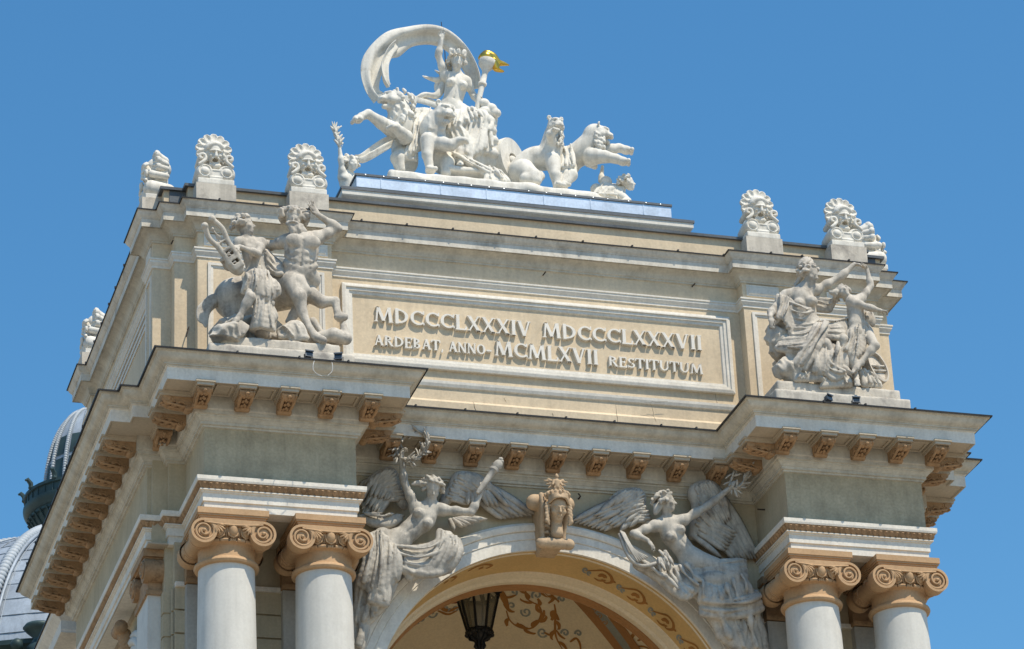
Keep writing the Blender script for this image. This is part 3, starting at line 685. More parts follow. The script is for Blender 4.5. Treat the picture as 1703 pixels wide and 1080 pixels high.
def lettering(body, u0, v0, u1, v1, hz, dep=.062):
    """raised letters set along the wall between two points of their foot line, cap height hz"""
    yw = 1.567; p0 = at(u0, v0, yw-dep); p1 = at(u1, v1, yw-dep)
    tot = sum(GLY[c][0] for c in body); wx = (p1[0]-p0[0])/tot; x = p0[0]; m = MB(); q = 0
    dz = (p1[2]-p0[2])/(p1[0]-p0[0])
    for c in body:
        wd, st = GLY[c]
        for e in st:
            polys = []
            if e[0] == 'l':
                _, a, b, cc, d, wdt = e; t = np.array([(cc-a)*wx, (d-b)*hz]); ln = np.linalg.norm(t); nn = np.array([-t[1], t[0]])/ln*wdt*hz/2
                if abs(t[0]) > abs(t[1])*.12 and abs(t[1]) > .3*hz: nn = np.array([wdt*hz/2*(-1 if t[1] > 0 else 1)*1.05, 0])
                A0 = np.array([a*wx, b*hz]); B0 = np.array([cc*wx, d*hz]); polys.append([A0+nn, A0-nn, B0-nn, B0+nn])
            elif e[0] == 's':
                _, a, b, wdt = e; h0 = .0 if b < .5 else -.05*hz; A0 = np.array([a*wx, b*hz+h0]); k = wdt*hz/2
                polys.append([A0+(-k, 0), A0+(k, 0), A0+(k, .05*hz), A0+(-k, .05*hz)])
            else:
                _, cx, cy, rx, ry, a0, a1, w0, w1, ph = e; n = 18; V = []
                for i in range(n+1):
                    a = rad(a0+(a1-a0)*i/n); wq = (w0+(w1-w0)*abs(math.cos(a))**1.3)*hz
                    V.append((np.array([cx*wx+(rx*wx+wq/2*.5)*math.cos(a), cy*hz+(ry*hz)*math.sin(a)]), np.array([cx*wx+(rx*wx-wq*.75)*math.cos(a), cy*hz+(ry*hz-w0*hz*1.0)*math.sin(a)])))
                for i in range(n): polys.append([V[i][0], V[i][1], V[i+1][1], V[i+1][0]])
            q += 1; yf = yw-dep-.0006*(q % 5)
            for pl in polys:
                k = len(pl); P3 = []
                for yy in (yf, yw+.001):
                    for pt in pl: P3.append((x+pt[0], yy, p0[2]+dz*(x+pt[0]-p0[0])+pt[1]))
                ar = sum(pl[i][0]*pl[(i+1) % k][1]-pl[(i+1) % k][0]*pl[i][1] for i in range(k))
                f = [tuple(range(k))]+[(i, i+k, (i+1) % k+k, (i+1) % k) for i in range(k)]
                if ar < 0: f = [t[::-1] for t in f]
                m.add(P3, f)
        x += wd*wx
    m.build('inscription_line', 'letter', BLD)
lettering('MDCCCLXXXIV', 621.7, 534, 885, 560, .295); lettering('MDCCCLXXXVII', 902, 560.5, 1169.5, 582.5, .295)
lettering('ARDEBAT,', 622.5, 573.5, 740, 584, .20); lettering('ANNO-', 746.5, 584.5, 819, 591, .20); lettering('MCMLXVII', 822.5, 591, 997, 607, .295); lettering('RESTITUTUM', 1012, 608.5, 1170.5, 622.5, .20)
# ================================================================== sculpting: distance fields turned into one continuous surface
V3 = lambda *a: np.array(a, float)
def unit(v): v = np.array(v, float); return v/(np.linalg.norm(v)+1e-12)
class Clay:
    def __init__(s, lo, hi, h=.02):
        s.h = h; s.lo = np.array(lo, float); s.n = np.ceil((np.array(hi, float)-s.lo)/h).astype(int)+1
        s.f = np.full(tuple(s.n), .6, np.float32)
        s.ax = [np.float32(s.lo[i]+h*np.arange(s.n[i])) for i in range(3)]
    def win(s, lo, hi):
        a = np.maximum(np.floor((np.array(lo)-s.lo)/s.h).astype(int), 0); b = np.minimum(np.ceil((np.array(hi)-s.lo)/s.h).astype(int)+1, s.n)
        if (b <= a).any(): return None
        sl = tuple(slice(int(i), int(j)) for i, j in zip(a, b))
        return sl, s.ax[0][sl[0]][:, None, None], s.ax[1][sl[1]][None, :, None], s.ax[2][sl[2]][None, None, :]
    def mix(s, sl, d, k, cut=False):
        f = s.f[sl]
        if cut:
            d = -d
            if k <= 0: s.f[sl] = np.maximum(f, d)
            else:
                t = np.maximum(k-np.abs(f-d), 0)/k; s.f[sl] = np.maximum(f, d)+t*t*k*.25
        elif k <= 0: s.f[sl] = np.minimum(f, d)
        else:
            t = np.maximum(k-np.abs(f-d), 0)/k; s.f[sl] = np.minimum(f, d)-t*t*k*.25
    def cap(s, p, q, r1, r2=None, k=.03, cut=False):
        p = np.array(p, float); q = np.array(q, float); r2 = r1 if r2 is None else r2; R = max(r1, r2)+k+2*s.h
        wn = s.win(np.minimum(p, q)-R, np.maximum(p, q)+R)
        if wn is None: return s
        sl, X, Y, Z = wn; b = q-p; bb = max(b@b, 1e-9)
        px, py, pz = X-np.float32(p[0]), Y-np.float32(p[1]), Z-np.float32(p[2])
        t = np.clip((px*b[0]+py*b[1]+pz*b[2])/bb, 0, 1).astype(np.float32)
        d = np.sqrt((px-t*b[0])**2+(py-t*b[1])**2+(pz-t*b[2])**2)-(r1+(r2-r1)*t)
        s.mix(sl, d.astype(np.float32), k, cut); return s
    def chain(s, pts, rs, k=.03, cut=False):
        if not hasattr(rs, '__len__'): rs = [rs]*len(pts)
        for i in range(len(pts)-1): s.cap(pts[i], pts[i+1], rs[i], rs[i+1], k, cut)
        return s
    def curve(s, pts, rs, k=.03, n=5, cut=False):
        P = spline(pts, n)
        if not hasattr(rs, '__len__'): rs = [rs]*len(pts)
        R = np.interp(np.linspace(0, len(pts)-1, len(P)), range(len(pts)), rs)
        return s.chain(P, list(R), k, cut)
    def ell(s, c, r, k=.03, ax=None, cut=False):
        """ellipsoid; ax = three unit axes (rows)"""
        c = np.array(c, float); r = np.array(r if hasattr(r, '__len__') else (r, r, r), float); R = r.max()+k+2*s.h
        wn = s.win(c-R, c+R)
        if wn is None: return s
        sl, X, Y, Z = wn; X, Y, Z = X-np.float32(c[0]), Y-np.float32(c[1]), Z-np.float32(c[2])
        if ax is not None:
            A = np.array(ax, float); X, Y, Z = [X*a[0]+Y*a[1]+Z*a[2] for a in A]
        k0 = np.sqrt((X/r[0])**2+(Y/r[1])**2+(Z/r[2])**2); k1 = np.sqrt((X/r[0]**2)**2+(Y/r[1]**2)**2+(Z/r[2]**2)**2)
        d = k0*(k0-1)/np.maximum(k1, 1e-6)
        s.mix(sl, d.astype(np.float32), k, cut); return s
    def box(s, c, r, k=.02, rd=.01, ax=None, cut=False):
        c = np.array(c, float); r = np.array(r, float); R = np.linalg.norm(r)+k+2*s.h
        wn = s.win(c-R, c+R)
        if wn is None: return s
        sl, X, Y, Z = wn; X, Y, Z = X-np.float32(c[0]), Y-np.float32(c[1]), Z-np.float32(c[2])
        if ax is not None:
            A = np.array(ax, float); X, Y, Z = [X*a[0]+Y*a[1]+Z*a[2] for a in A]
        qx, qy, qz = np.abs(X)-r[0]+rd, np.abs(Y)-r[1]+rd, np.abs(Z)-r[2]+rd
        d = np.sqrt(np.maximum(qx, 0)**2+np.maximum(qy, 0)**2+np.maximum(qz, 0)**2)+np.minimum(np.maximum(qx, np.maximum(qy, qz)), 0)-rd
        s.mix(sl, d.astype(np.float32), k, cut); return s
    def rough(s, amp, fr, seed=0):
        rs = np.random.RandomState(seed); X, Y, Z = s.ax[0][:, None, None], s.ax[1][None, :, None], s.ax[2][None, None, :]
        m = np.abs(s.f) < .12; acc = np.zeros_like(s.f)
        for i in range(5):
            d = rs.randn(3); d *= fr*(.6+.3*i)/np.linalg.norm(d); acc += np.sin(X*np.float32(d[0])+Y*np.float32(d[1])+Z*np.float32(d[2])+np.float32(rs.rand()*6))
        s.f += np.where(m, acc*np.float32(amp/3), 0).astype(np.float32); return s
    def drape(s, A, B, n, r, sag=.0, seed=0, k=.006, bulge=(0, 0, 0), taper=.75, mid=None, jit=.3, wav=.025, base=True, out=(0, -1, .15)):
        """cloth: n crisp folds running from curve A to curve B over a thinner sheet"""
        rn = random.Random(seed); A = spline(A, 8); B = spline(B, 8); Mi = spline(mid, 8) if mid is not None else None
        def g(P, t):
            u = max(0, min(t, 1))*(len(P)-1)-1e-6; u = max(u, 0); i = int(u); return P[i]*(1-(u-i))+P[min(i+1, len(P)-1)]*(u-i)
        bulge = np.array(bulge, float); o = unit(out); m = 10
        ln = lambda P: sum(np.linalg.norm(P[i+1]-P[i]) for i in range(len(P)-1))
        n = int(min(40, max(3, round(max(ln(A), ln(B))/(2.15*r)))))
        def path(ta, tb, off, lift):
            a, b = g(A, ta), g(B, tb); pts = []
            for q in range(m):
                t = q/(m-1)
                if Mi is None: p = a*(1-t)+b*t
                else: c = g(Mi, (ta+tb)/2); p = a*(1-t)*(1-t)+2*c*t*(1-t)+b*t*t
                e = min(1, t*2.5)
                pts.append(p+bulge*math.sin(math.pi*t)+V3(0, 0, -sag*math.sin(math.pi*t))+o*lift+V3(wav*math.sin(3.1*t+off*4), wav*.6*math.cos(4*t+off*5), wav*.5*math.sin(5*t+off*3))*e)
            return pts
        if base:
            for i in range(n+1):
                t = i/n; s.chain(path(t, t, 0, -r*1.6), r*1.4, .02)
        for i in range(n):
            ta = (i+.5+rn.uniform(-jit, jit))/n; tb = (i+.5+rn.uniform(-jit, jit)*1.4)/n; rr = r*rn.uniform(.5, 1.0); big = rn.random() < .45
            if big: rr *= 1.3
            ra = rn.uniform(.5, 1); rb = rn.uniform(.6, 1.1)
            s.chain(path(ta, tb, rn.uniform(-1, 1), r*(1.2 if big else rn.uniform(-.5, .3))), [rr*(ra+(rb-ra)*q/(m-1))*(.85+.3*math.sin(q*.9+i)) for q in range(m)], k)
        return s
    def surface(s):
        f = s.f; n = f.shape
        for i in range(3):                                      # keep the outer skin outside the body so that the surface closes
            sl = [slice(None)]*3; sl[i] = 0; f[tuple(sl)] = np.maximum(f[tuple(sl)], s.h*.5); sl[i] = -1; f[tuple(sl)] = np.maximum(f[tuple(sl)], s.h*.5)
        ins = f < 0; c = np.zeros(tuple(k-1 for k in n), np.int8)
        crn = [(i, j, k) for i in (0, 1) for j in (0, 1) for k in (0, 1)]
        S = lambda a, o: a[o[0]:n[0]-1+o[0], o[1]:n[1]-1+o[1], o[2]:n[2]-1+o[2]]
        for o in crn: c += S(ins, o)
        act = (c > 0) & (c < 8); ii = np.argwhere(act); idx = np.full(act.shape, -1, np.int32); idx[act] = np.arange(len(ii))
        acc = np.zeros((len(ii), 3)); cnt = np.zeros(len(ii))
        for a in crn:
            for d in range(3):
                if a[d]: continue
                b = list(a); b[d] = 1
                fa = f[ii[:, 0]+a[0], ii[:, 1]+a[1], ii[:, 2]+a[2]]; fb = f[ii[:, 0]+b[0], ii[:, 1]+b[1], ii[:, 2]+b[2]]
                m = (fa < 0) != (fb < 0); t = fa[m]/(fa[m]-fb[m]); p = np.tile(np.array(a, float), (m.sum(), 1)); p[:, d] = t
                acc[m] += p; cnt[m] += 1
        V = s.lo+s.h*(ii+acc/cnt[:, None]); Q = []
        for d in range(3):
            e, g_ = (d+1) % 3, (d+2) % 3
            lo = [slice(0, n[i]) for i in range(3)]; a = [slice(1, n[i]-1) for i in range(3)]; a[d] = slice(0, n[d]-1); b = list(a); b[d] = slice(1, n[d])
            x = ins[tuple(a)] != ins[tuple(b)]; w_ = np.argwhere(x)+np.array([0 if i == d else 1 for i in range(3)])
            fl = ins[tuple(a)][x]
            E1 = np.zeros(3, int); E1[e] = 1; E2 = np.zeros(3, int); E2[g_] = 1
            G = lambda o: idx[o[:, 0], o[:, 1], o[:, 2]]
            q = np.stack([G(w_-E1-E2), G(w_-E2), G(w_), G(w_-E1)], 1)
            q[~fl] = q[~fl][:, ::-1]; Q.append(q)
        Q = np.concatenate(Q); Q = Q[(Q >= 0).all(1)]
        # light smoothing of the lattice steps
        for it in range(1):
            sm = np.zeros_like(V); ct = np.zeros(len(V))
            for i in range(4):
                np.add.at(sm, Q[:, i], V[Q[:, (i+1) % 4]]); np.add.at(ct, Q[:, i], 1)
                np.add.at(sm, Q[:, i], V[Q[:, (i+3) % 4]]); np.add.at(ct, Q[:, i], 1)
            V = V*.75+.25*sm/np.maximum(ct, 1)[:, None]
        return V, Q
    def build(s, name, m, parent, loc=None):
        V, Q = s.surface(); base = WL.get(parent, np.zeros(3)) if loc is None else np.zeros(3)
        me = bpy.data.meshes.new(name); me.vertices.add(len(V)); me.vertices.foreach_set('co', (V-base).astype(np.float32).ravel())
        me.loops.add(len(Q)*4); me.loops.foreach_set('vertex_index', Q.astype(np.int32).ravel()); me.polygons.add(len(Q))
        me.polygons.foreach_set('loop_start', np.arange(0, len(Q)*4, 4, dtype=np.int32))
        try: me.polygons.foreach_set('loop_total', np.full(len(Q), 4, np.int32))
        except Exception: pass
        me.polygons.foreach_set('use_smooth', np.ones(len(Q), bool)); me.materials.append(M[m]); me.update(calc_edges=True); me.validate()
        return put(me, name, parent) if loc is None else me
def bounds(pts, pad):
    P = np.array([np.array(p, float) for p in pts]); return P.min(0)-pad, P.max(0)+pad
def head(c, C, fwd, up, s, beard=False, k=None):
    """c clay, C centre of the skull, s head height in metres (chin to crown)"""
    f = unit(fwd); u = np.array(up, float); u = unit(u-f*(u@f)); r = np.cross(f, u); P = lambda x, y, z: C+s*(r*x+f*y+u*z); A = np.array([r, f, u])
    k = .05*s if k is None else k
    c.ell(P(0, -.05, .13), (.335*s, .40*s, .37*s), k, A); c.ell(P(0, .08, -.12), (.27*s, .29*s, .36*s), .1*s, A)
    c.ell(P(0, .23, -.40), (.12*s, .11*s, .10*s), .12*s, A)
    for x in (-1, 1):
        c.ell(P(.125*x, .41, .02), (.085*s, .06*s, .045*s), .03*s, A, cut=True)
        c.ell(P(.125*x, .325, .015), (.06*s, .05*s, .04*s), .015*s, A)
        c.cap(P(.05*x, .36, .095), P(.22*x, .30, .10), .035*s, .02*s, .04*s)
        c.ell(P(.20*x, .24, -.12), (.09*s, .08*s, .07*s), .1*s, A)
        c.ell(P(.34*x, -.02, -.02), (.03*s, .06*s, .095*s), .02*s, A)
    c.cap(P(0, .36, .07), P(0, .46, -.12), .032*s, .055*s, .03*s); c.ell(P(0, .40, -.14), (.075*s, .05*s, .035*s), .03*s, A)
    c.ell(P(0, .37, -.245), (.10*s, .045*s, .028*s), .02*s, A); c.ell(P(0, .355, -.305), (.08*s, .045*s, .03*s), .02*s, A)
    c.ell(P(0, .42, -.275), (.09*s, .03*s, .010*s), .01*s, A, cut=True)
    return P, A
def locks(c, C, fwd, up, s, n=46, seed=1, r=.1, low=-.15, ln=.22, wind=(0, -1, 0)):
    """hair modelled as many separate locks over the skull"""
    f = unit(fwd); u = np.array(up, float); u = unit(u-f*(u@f)); rr = np.cross(f, u); rn = random.Random(seed)
    c.ell(C+s*(u*.15-f*.07), (.37*s, .42*s, .38*s), .03*s, np.array([rr, f, u])); q = 0
    c.ell(C+s*(f*.44-u*.12), (.26*s, .20*s, .33*s), .03*s, np.array([rr, f, u]), cut=True)
    n = int(n*1.3); r *= 1.15
    while q < n:
        d = unit([rn.gauss(0, 1) for _ in range(3)])
        x, y, z = d
        if z < low or (y > .45 and z < .52): continue
        q += 1; p = C+s*(rr*x*.37+f*(y*.42-.07)+u*(z*.38+.14))
        tdir = unit(rr*(x*.6+rn.uniform(-.6, .6))-f*.5+u*rn.uniform(-1.0, .1)); o = unit(rr*x+f*y+u*z)
        p = p+o*s*rn.uniform(.01, .09); c.curve([p, p+s*(tdir*ln*.5+o*.06), p+s*(tdir*ln+o*rn.uniform(-.02, .06))], [r*s*.6, r*s*rn.uniform(.7, 1.1), r*s*.4], .004, 3)
def hand(c, wrist, dirn, nrm, s, curl=.5, spread=.12, thumb=1, hold=None):
    """palm and five fingers; s = hand length; nrm = direction the palm faces; curl 0 flat .. 1 closed"""
    d = unit(dirn); n = np.array(nrm, float); n = unit(n-d*(n@d)); w_ = np.cross(d, n)*thumb; A = np.array([w_, d, n]); wrist = np.array(wrist, float)
    c.ell(wrist+d*s*.26, (.21*s, .30*s, .10*s), .04*s, A); fr = .058*s
    for i, (x, ln) in enumerate(((.155, .44), (.055, .50), (-.05, .46), (-.15, .36))):
        b = wrist+d*s*.46+w_*x*s; dd = unit(d+w_*x*spread*6+n*.05); a = curl*1.25*(1+.12*i); p = b
        c0 = p; t = dd
        for seg, sl in enumerate((.42, .33, .25)):
            ang = a*(.6+.5*seg); t = unit(dd*math.cos(ang)+n*math.sin(ang)); q = p+t*ln*s*sl; c.cap(p, q, fr*(1-.12*seg), fr*(1-.12*(seg+1)), .012*s); p = q
    b = wrist+d*s*.14+w_*.18*s+n*.02*s; t1 = unit(d*.75+w_*.75+n*(.2+.5*curl)); t2 = unit(d*.95+w_*(.25-.5*curl)+n*(.3+.6*curl))
    c.cap(b, b+t1*s*.22, fr*1.35, fr*1.1, .03*s); c.cap(b+t1*s*.22, b+t1*s*.22+t2*s*.22, fr*1.05, fr*.8, .01*s)
def arm(c, sh, el, wr, s, k=None):
    k = .04*s if k is None else k; sh, el, wr = [np.array(t, float) for t in (sh, el, wr)]
    c.ell(sh, (.068*s,)*3, k*1.3); c.cap(sh, el, .055*s, .043*s, k); m1 = sh*.55+el*.45; c.ell(m1+V3(0, -.01*s, 0), (.054*s,)*3, k)
    c.cap(el, wr, .044*s, .028*s, k*.6); m2 = el*.74+wr*.26; c.ell(m2, (.047*s,)*3, k)
def leg(c, hip, kn, an, toe, s, k=None):
    k = .05*s if k is None else k; hip, kn, an, toe = [np.array(t, float) for t in (hip, kn, an, toe)]
    c.cap(hip, kn, .098*s, .060*s, k); c.ell(kn, (.062*s,)*3, k*.5); c.cap(kn, an, .057*s, .034*s, k*.6)
    c.ell(kn*.70+an*.30+V3(0, .015*s, 0), (.062*s,)*3, k)
    c.cap(an, toe*.6+an*.4, .036*s, .036*s, .03*s); c.cap(toe*.6+an*.4, toe, .040*s, .026*s, .03*s)
    d = unit(toe-an); c.ell(an-d*.03*s-V3(0, 0, .03*s), (.034*s,)*3, .03*s)
    sd = unit(np.cross(d, (0, 0, 1)))
    for i in range(5): c.cap(toe-d*.02*s+sd*(i-2)*.016*s, toe+d*(.03-.005*abs(i-1))*s+sd*(i-2)*.018*s, .013*s, .011*s, .005*s)
def torso(c, pel, che, nk, shl, shr, hl, hr, fwd, s, female=False, muscular=False, back=None):
    pel, che, nk, shl, shr, hl, hr = [np.array(t, float) for t in (pel, che, nk, shl, shr, hl, hr)]; f = unit(fwd)
    up = unit(che-pel); rt = unit(shl-shr); rt = unit(rt-up*(rt@up)); f = np.cross(up, rt); f = f if f@np.array(fwd, float) > 0 else -f; A = np.array([rt, f, up]); k = .05*s
    H_ = np.linalg.norm(che-pel); wst = pel*.55+che*.45
    c.ell(pel, (.165*s, .115*s, .13*s), k, A); c.cap(pel, wst, .115*s, .11*s, k); c.ell(wst, (.135*s if not female else .122*s, .095*s, .15*s), k, A)
    c.ell(che-up*.03*s, (.170*s if muscular else .150*s, .115*s, .19*s), k, A); c.cap(wst, che, .11*s, .12*s, k)
    c.cap(shl*.85+shr*.15, shr*.85+shl*.15, .065*s, .065*s, k); c.cap(che+up*.08*s, nk, .08*s, .055*s, .06*s)
    for h in (hl, hr): c.ell(h, (.11*s,)*3, k)
    for q, sgn in ((shl, 1), (shr, -1)):
        c.cap(nk+up*.02*s, q*.85+nk*.15+up*.01*s, .042*s, .045*s, .04*s)
        c.cap(nk-up*.035*s+f*.05*s, q+f*.03*s+up*.03*s, .012*s, .012*s, .015*s)
        if female:
            b = che+rt*sgn*.085*s+f*.105*s-up*.03*s; c.ell(b, (.066*s, .066*s, .068*s), .022*s, A); c.ell(b+f*.068*s, (.012*s,)*3, .008*s)
        elif muscular:
            c.ell(che+rt*sgn*.082*s+f*.105*s+up*.035*s, (.095*s, .042*s, .072*s), .012*s, A); c.cap(che+rt*sgn*.02*s+f*.14*s-up*.045*s, che+rt*sgn*.15*s+f*.10*s-up*.03*s, .010*s, .010*s, .01*s, cut=True)
            c.cap(che+rt*sgn*.08*s+f*.09*s, q*.9+che*.1, .04*s, .045*s, .015*s)
            for j in range(4): c.ell(wst+rt*sgn*.042*s+f*(.108-.004*j)*s+up*(.135-.078*j)*s, (.041*s, .030*s, .036*s), .004*s, A)
            for j in range(4): c.cap(wst+rt*sgn*.145*s+up*(.16-.06*j)*s+f*.02*s, wst+rt*sgn*.095*s+up*(.10-.06*j)*s+f*.092*s, .024*s, .018*s, .005*s)
            c.cap(pel+rt*sgn*.15*s+up*.06*s+f*.05*s, pel+f*.10*s-up*.1*s, .03*s, .02*s, .01*s)
        else:
            c.ell(che+rt*sgn*.075*s+f*.085*s+up*.02*s, (.075*s, .038*s, .055*s), .02*s, A); c.cap(che+rt*sgn*.06*s+f*.08*s, q, .03*s, .035*s, .03*s)
            for j in range(3): c.cap(wst+rt*sgn*.13*s+up*(.13-.06*j)*s, wst+rt*sgn*.08*s+up*(.09-.06*j)*s+f*.08*s, .014*s, .010*s, .01*s)
    c.ell(wst+f*.115*s-up*.08*s, (.014*s,)*3, .01*s, cut=True)
    c.cap(che+up*.04*s+f*.135*s, wst+f*.118*s-up*.06*s, .012*s, .009*s, .012*s, cut=True)
    return A
def feather(m, base, tip, nrm, w0, th=.03, curve=.0):
    """one feather: a long lens with a ridge"""
    base, tip = np.array(base, float), np.array(tip, float); d = tip-base; L = np.linalg.norm(d); d /= L; n = np.array(nrm, float); n = unit(n-d*(n@d)); sd = np.cross(d, n)
    V = []; K = 7
    for i in range(K):
        t = i/(K-1); w_ = w0*(math.sin(math.pi*min(1, .18+.74*t))**.6)*(1-.05*t) if i < K-1 else w0*.15
        c = base+d*L*t+n*curve*L*math.sin(math.pi*t)
        V += [c-sd*w_-n*th*.2, c-sd*w_*.45+n*th*.5, c+n*th*.95, c+sd*w_*.45+n*th*.5, c+sd*w_-n*th*.2, c-n*th*.8]
    F = [(i*6+j, i*6+(j+1) % 6, (i+1)*6+(j+1) % 6, (i+1)*6+j) for i in range(K-1) for j in range(6)]
    F += [tuple(range(5, -1, -1)), tuple((K-1)*6+j for j in range(6))]
    m.add(V, F)
def ribbon(m, pts, sides, th, n=10, folds=0, famp=0, seed=0):
    """a cloth band: centre line pts with half-width vectors, some long folds, real thickness"""
    P = spline(pts, n); S = spline(sides, n); K = 13; V = []; rn = random.Random(seed); ph = rn.uniform(0, 6)
    for i in range(len(P)):
        t = P[min(i+1, len(P)-1)]-P[max(i-1, 0)]; nn = unit(np.cross(t, S[i]))
        for sgn in (1, -1):
            for j in range(K):
                a = (j/(K-1)*2-1)*sgn; V.append(P[i]+S[i]*a+nn*(sgn*th*(1-.75*a*a)+famp*math.sin(a*folds*math.pi+ph+i*.05)))
    k = 2*K
    F = [(i*k+j, i*k+(j+1) % k, (i+1)*k+(j+1) % k, (i+1)*k+j) for i in range(len(P)-1) for j in range(k)]
    F += [tuple(range(k-1, -1, -1)), tuple((len(P)-1)*k+j for j in range(k))]
    m.add(V, F)
# ================================================================== left group : centaur and youth with the lyre
def px(ox, oy, sc): return lambda X, Y, y: at(ox+X/sc, oy+Y/sc, y)
def rock(c, P, r, k=.03):
    rn = random.Random(7)
    for p, q, i in zip(spline(P, 4)[:-1], spline(P, 4)[1:], range(99)):
        R = np.interp(i/(4*(len(P)-1)), np.linspace(0, 1, len(P)), r); e = [unit([rn.gauss(0, 1) for _ in range(3)]) for _ in range(2)]
        z = unit(np.cross(e[0], e[1])); y = np.cross(z, e[0]); c.box((p+q)/2, (R*1.0, R*.75, R*.7), k, .03, np.array([e[0], y, z]))
def plinth(name, parent, blocks, m='stonelt'):
    for (x0, x1, y0, y1, z0, z1) in blocks:
        c = Clay((x0-.06, y0-.06, z0-.06), (x1+.06, y1+.06, z1+.06), .028)
        c.box(((x0+x1)/2, (y0+y1)/2, (z0+z1)/2), ((x1-x0)/2, (y1-y0)/2, (z1-z0)/2), 0, .025)
        rn = random.Random(int(abs(x0)*100))
        for i in range(9):
            x = rn.uniform(x0, x1); c.ell((x, y0-.01, z1+.005), (rn.uniform(.03, .10), .03, rn.uniform(.015, .04)), .01, cut=True)
        c.rough(.006, 14, 3); c.build(name, m, parent)
L = px(325, 335, 4)
G = thing('centaur_sculpture', 'grey stone bearded centaur with raised arm beside a youth playing a lyre', 'sculpture', (1.25, .3, 2.6))
plinth('plinth_slab', G, [(-.02, 2.5, -.50, 1.25, 2.50, 2.84), (.22, 2.28, -.38, 1.2, 2.84, 3.06)])
s = 1.75
# ---- centaur
pts = [L(750, 5, -.1), L(950, 185, 0), L(30, 750, .4), L(1030, 930, 0), L(500, 900, -.3)]
lo, hi = bounds(pts, .25); lo[1] = -.75; hi[1] = 1.15; lo[2] -= .1
c = Clay(lo, hi, .02)
pel, che, nk = L(692, 470, -.02), L(708, 310, -.1), L(685, 235, -.05)
shl, shr = L(600, 270, .02), L(815, 245, -.08)
torso(c, pel, che, nk, shr, shl, L(760, 520, .1), L(640, 520, .1), (.1, -1, .05), s, muscular=True, )
arm(c, shr, L(945, 180, -.12), L(818, 92, -.2), s); hand(c, L(818, 92, -.2), L(760, 10, -.25)-L(818, 92, -.2), (.3, -1, .1), .33, .15, .2, -1)
arm(c, shl, L(500, 300, .30), L(440, 268, .12), s)
HC = L(655, 125, -.12); head(c, HC, unit((-.28, -1, -.42)), (.06, 0, 1), .40)
c.cap(nk, HC-V3(0, -.02, .12), .10, .09, .06)
# horse barrel, rump, chest
c.cap(L(620, 590, .35), L(300, 640, .55), .34, .36, .1); c.ell(L(650, 590, .12), (.24, .26, .30), .1); c.ell(L(250, 650, .6), (.34, .36, .36), .08)
c.cap(L(690, 530, .12), L(640, 590, .2), .20, .28, .08)
# supporting foreleg
c.chain([L(640, 540, -.05), L(690, 640, -.22), L(712, 745, -.2), L(760, 850, -.28), L(800, 905, -.32)], [.19, .125, .085, .062, .085], .05)
c.ell(L(690, 625, -.28), (.09, .07, .10), .04); c.chain([L(800, 905, -.32), L(850, 925, -.4)], [.08, .07], .03)
# raised foreleg with hoof
c.chain([L(700, 560, -.02), L(690, 535, -.16), L(735, 600, -.2)], [.13, .11, .10], .04)
c.chain([L(760, 620, .1), L(840, 670, .0), L(930, 665, -.05), L(945, 740, -.1), L(965, 775, -.12)], [.15, .11, .075, .06, .085], .04)
c.chain([L(940, 770, -.12), L(990, 770, -.15)], [.055, .07], .02)
# far foreleg
c.chain([L(720, 650, .2), L(650, 760, .15), L(620, 800, .1)], [.12, .08, .06], .04)
# hind legs folded under, and hoof at the right
c.chain([L(300, 720, .5), L(420, 780, .4), L(540, 850, .25), L(580, 900, .1)], [.25, .17, .11, .09], .06)
c.chain([L(240, 700, .55), L(280, 830, .4), L(330, 880, .2)], [.22, .12, .09], .06)
c.chain([L(830, 905, -.1), L(920, 890, -.12), L(1000, 915, -.15)], [.10, .12, .11], .05); c.chain([L(1005, 900, -.15), L(985, 830, -.12)], [.075, .06], .03)
c.chain([L(780, 800, .05), L(830, 870, 0)], [.08, .06], .04)
c.build('centaur_body', 'stone', G)
# hair, beard, ears
c = Clay(HC-.55, HC+.55, .016)
locks(c, HC, (-.28, -1, -.3), (.06, 0, 1), .42, 74, 4, .09, -.3, .22)
for x in (-1, 1): c.curve([HC+V3(.20*x, -.02, .05), HC+V3(.24*x, -.04, .12), HC+V3(.25*x, -.10, .16)], [.035, .04, .015], .02)
rn = random.Random(5)
for i in range(26):
    x = rn.uniform(-.13, .13); p = HC+V3(x-.03, -.09-.04*rn.random(), -.125+rn.uniform(-.05, .01)); q = p+V3(rn.uniform(-.03, .08)+.03, rn.uniform(-.03, .03), -.12); e = q+V3(rn.uniform(-.02, .07), .03, -rn.uniform(.06, .16)*(1.3-abs(x)*5))
    c.curve([p, q, e], [.034, .036, .014], .012, 3)
for x in (-1, 1): c.curve([HC+V3(-.05, -.19, -.125), HC+V3(-.05+.06*x, -.17, -.14), HC+V3(-.05+.09*x, -.13, -.19)], [.016, .022, .010], .01, 3)
c.build('centaur_hair_and_beard', 'stone', G)
# tail
c = Clay(L(10, 860, .6)-.15, L(260, 620, .4)+.3, .02)
rn = random.Random(2)
for i in range(8):
    o = V3(rn.uniform(-.05, .05), rn.uniform(-.08, .08), rn.uniform(-.05, .05)); f = .85+.3*rn.random()
    c.curve([L(200, 640, .6)+o*.4, L(120, 655, .5)+o, L(55, 700, .4)+o*1.4, L(55, 780, .3)+o*1.5, L(110, 840, .2)+o*1.3, L(200, 800, .1)+o, L(245, 780, .0)+o*.5], [.05, .065*f, .075*f, .075*f, .06*f, .045, .02], .012, 4)
c.build('centaur_tail', 'stone', G)
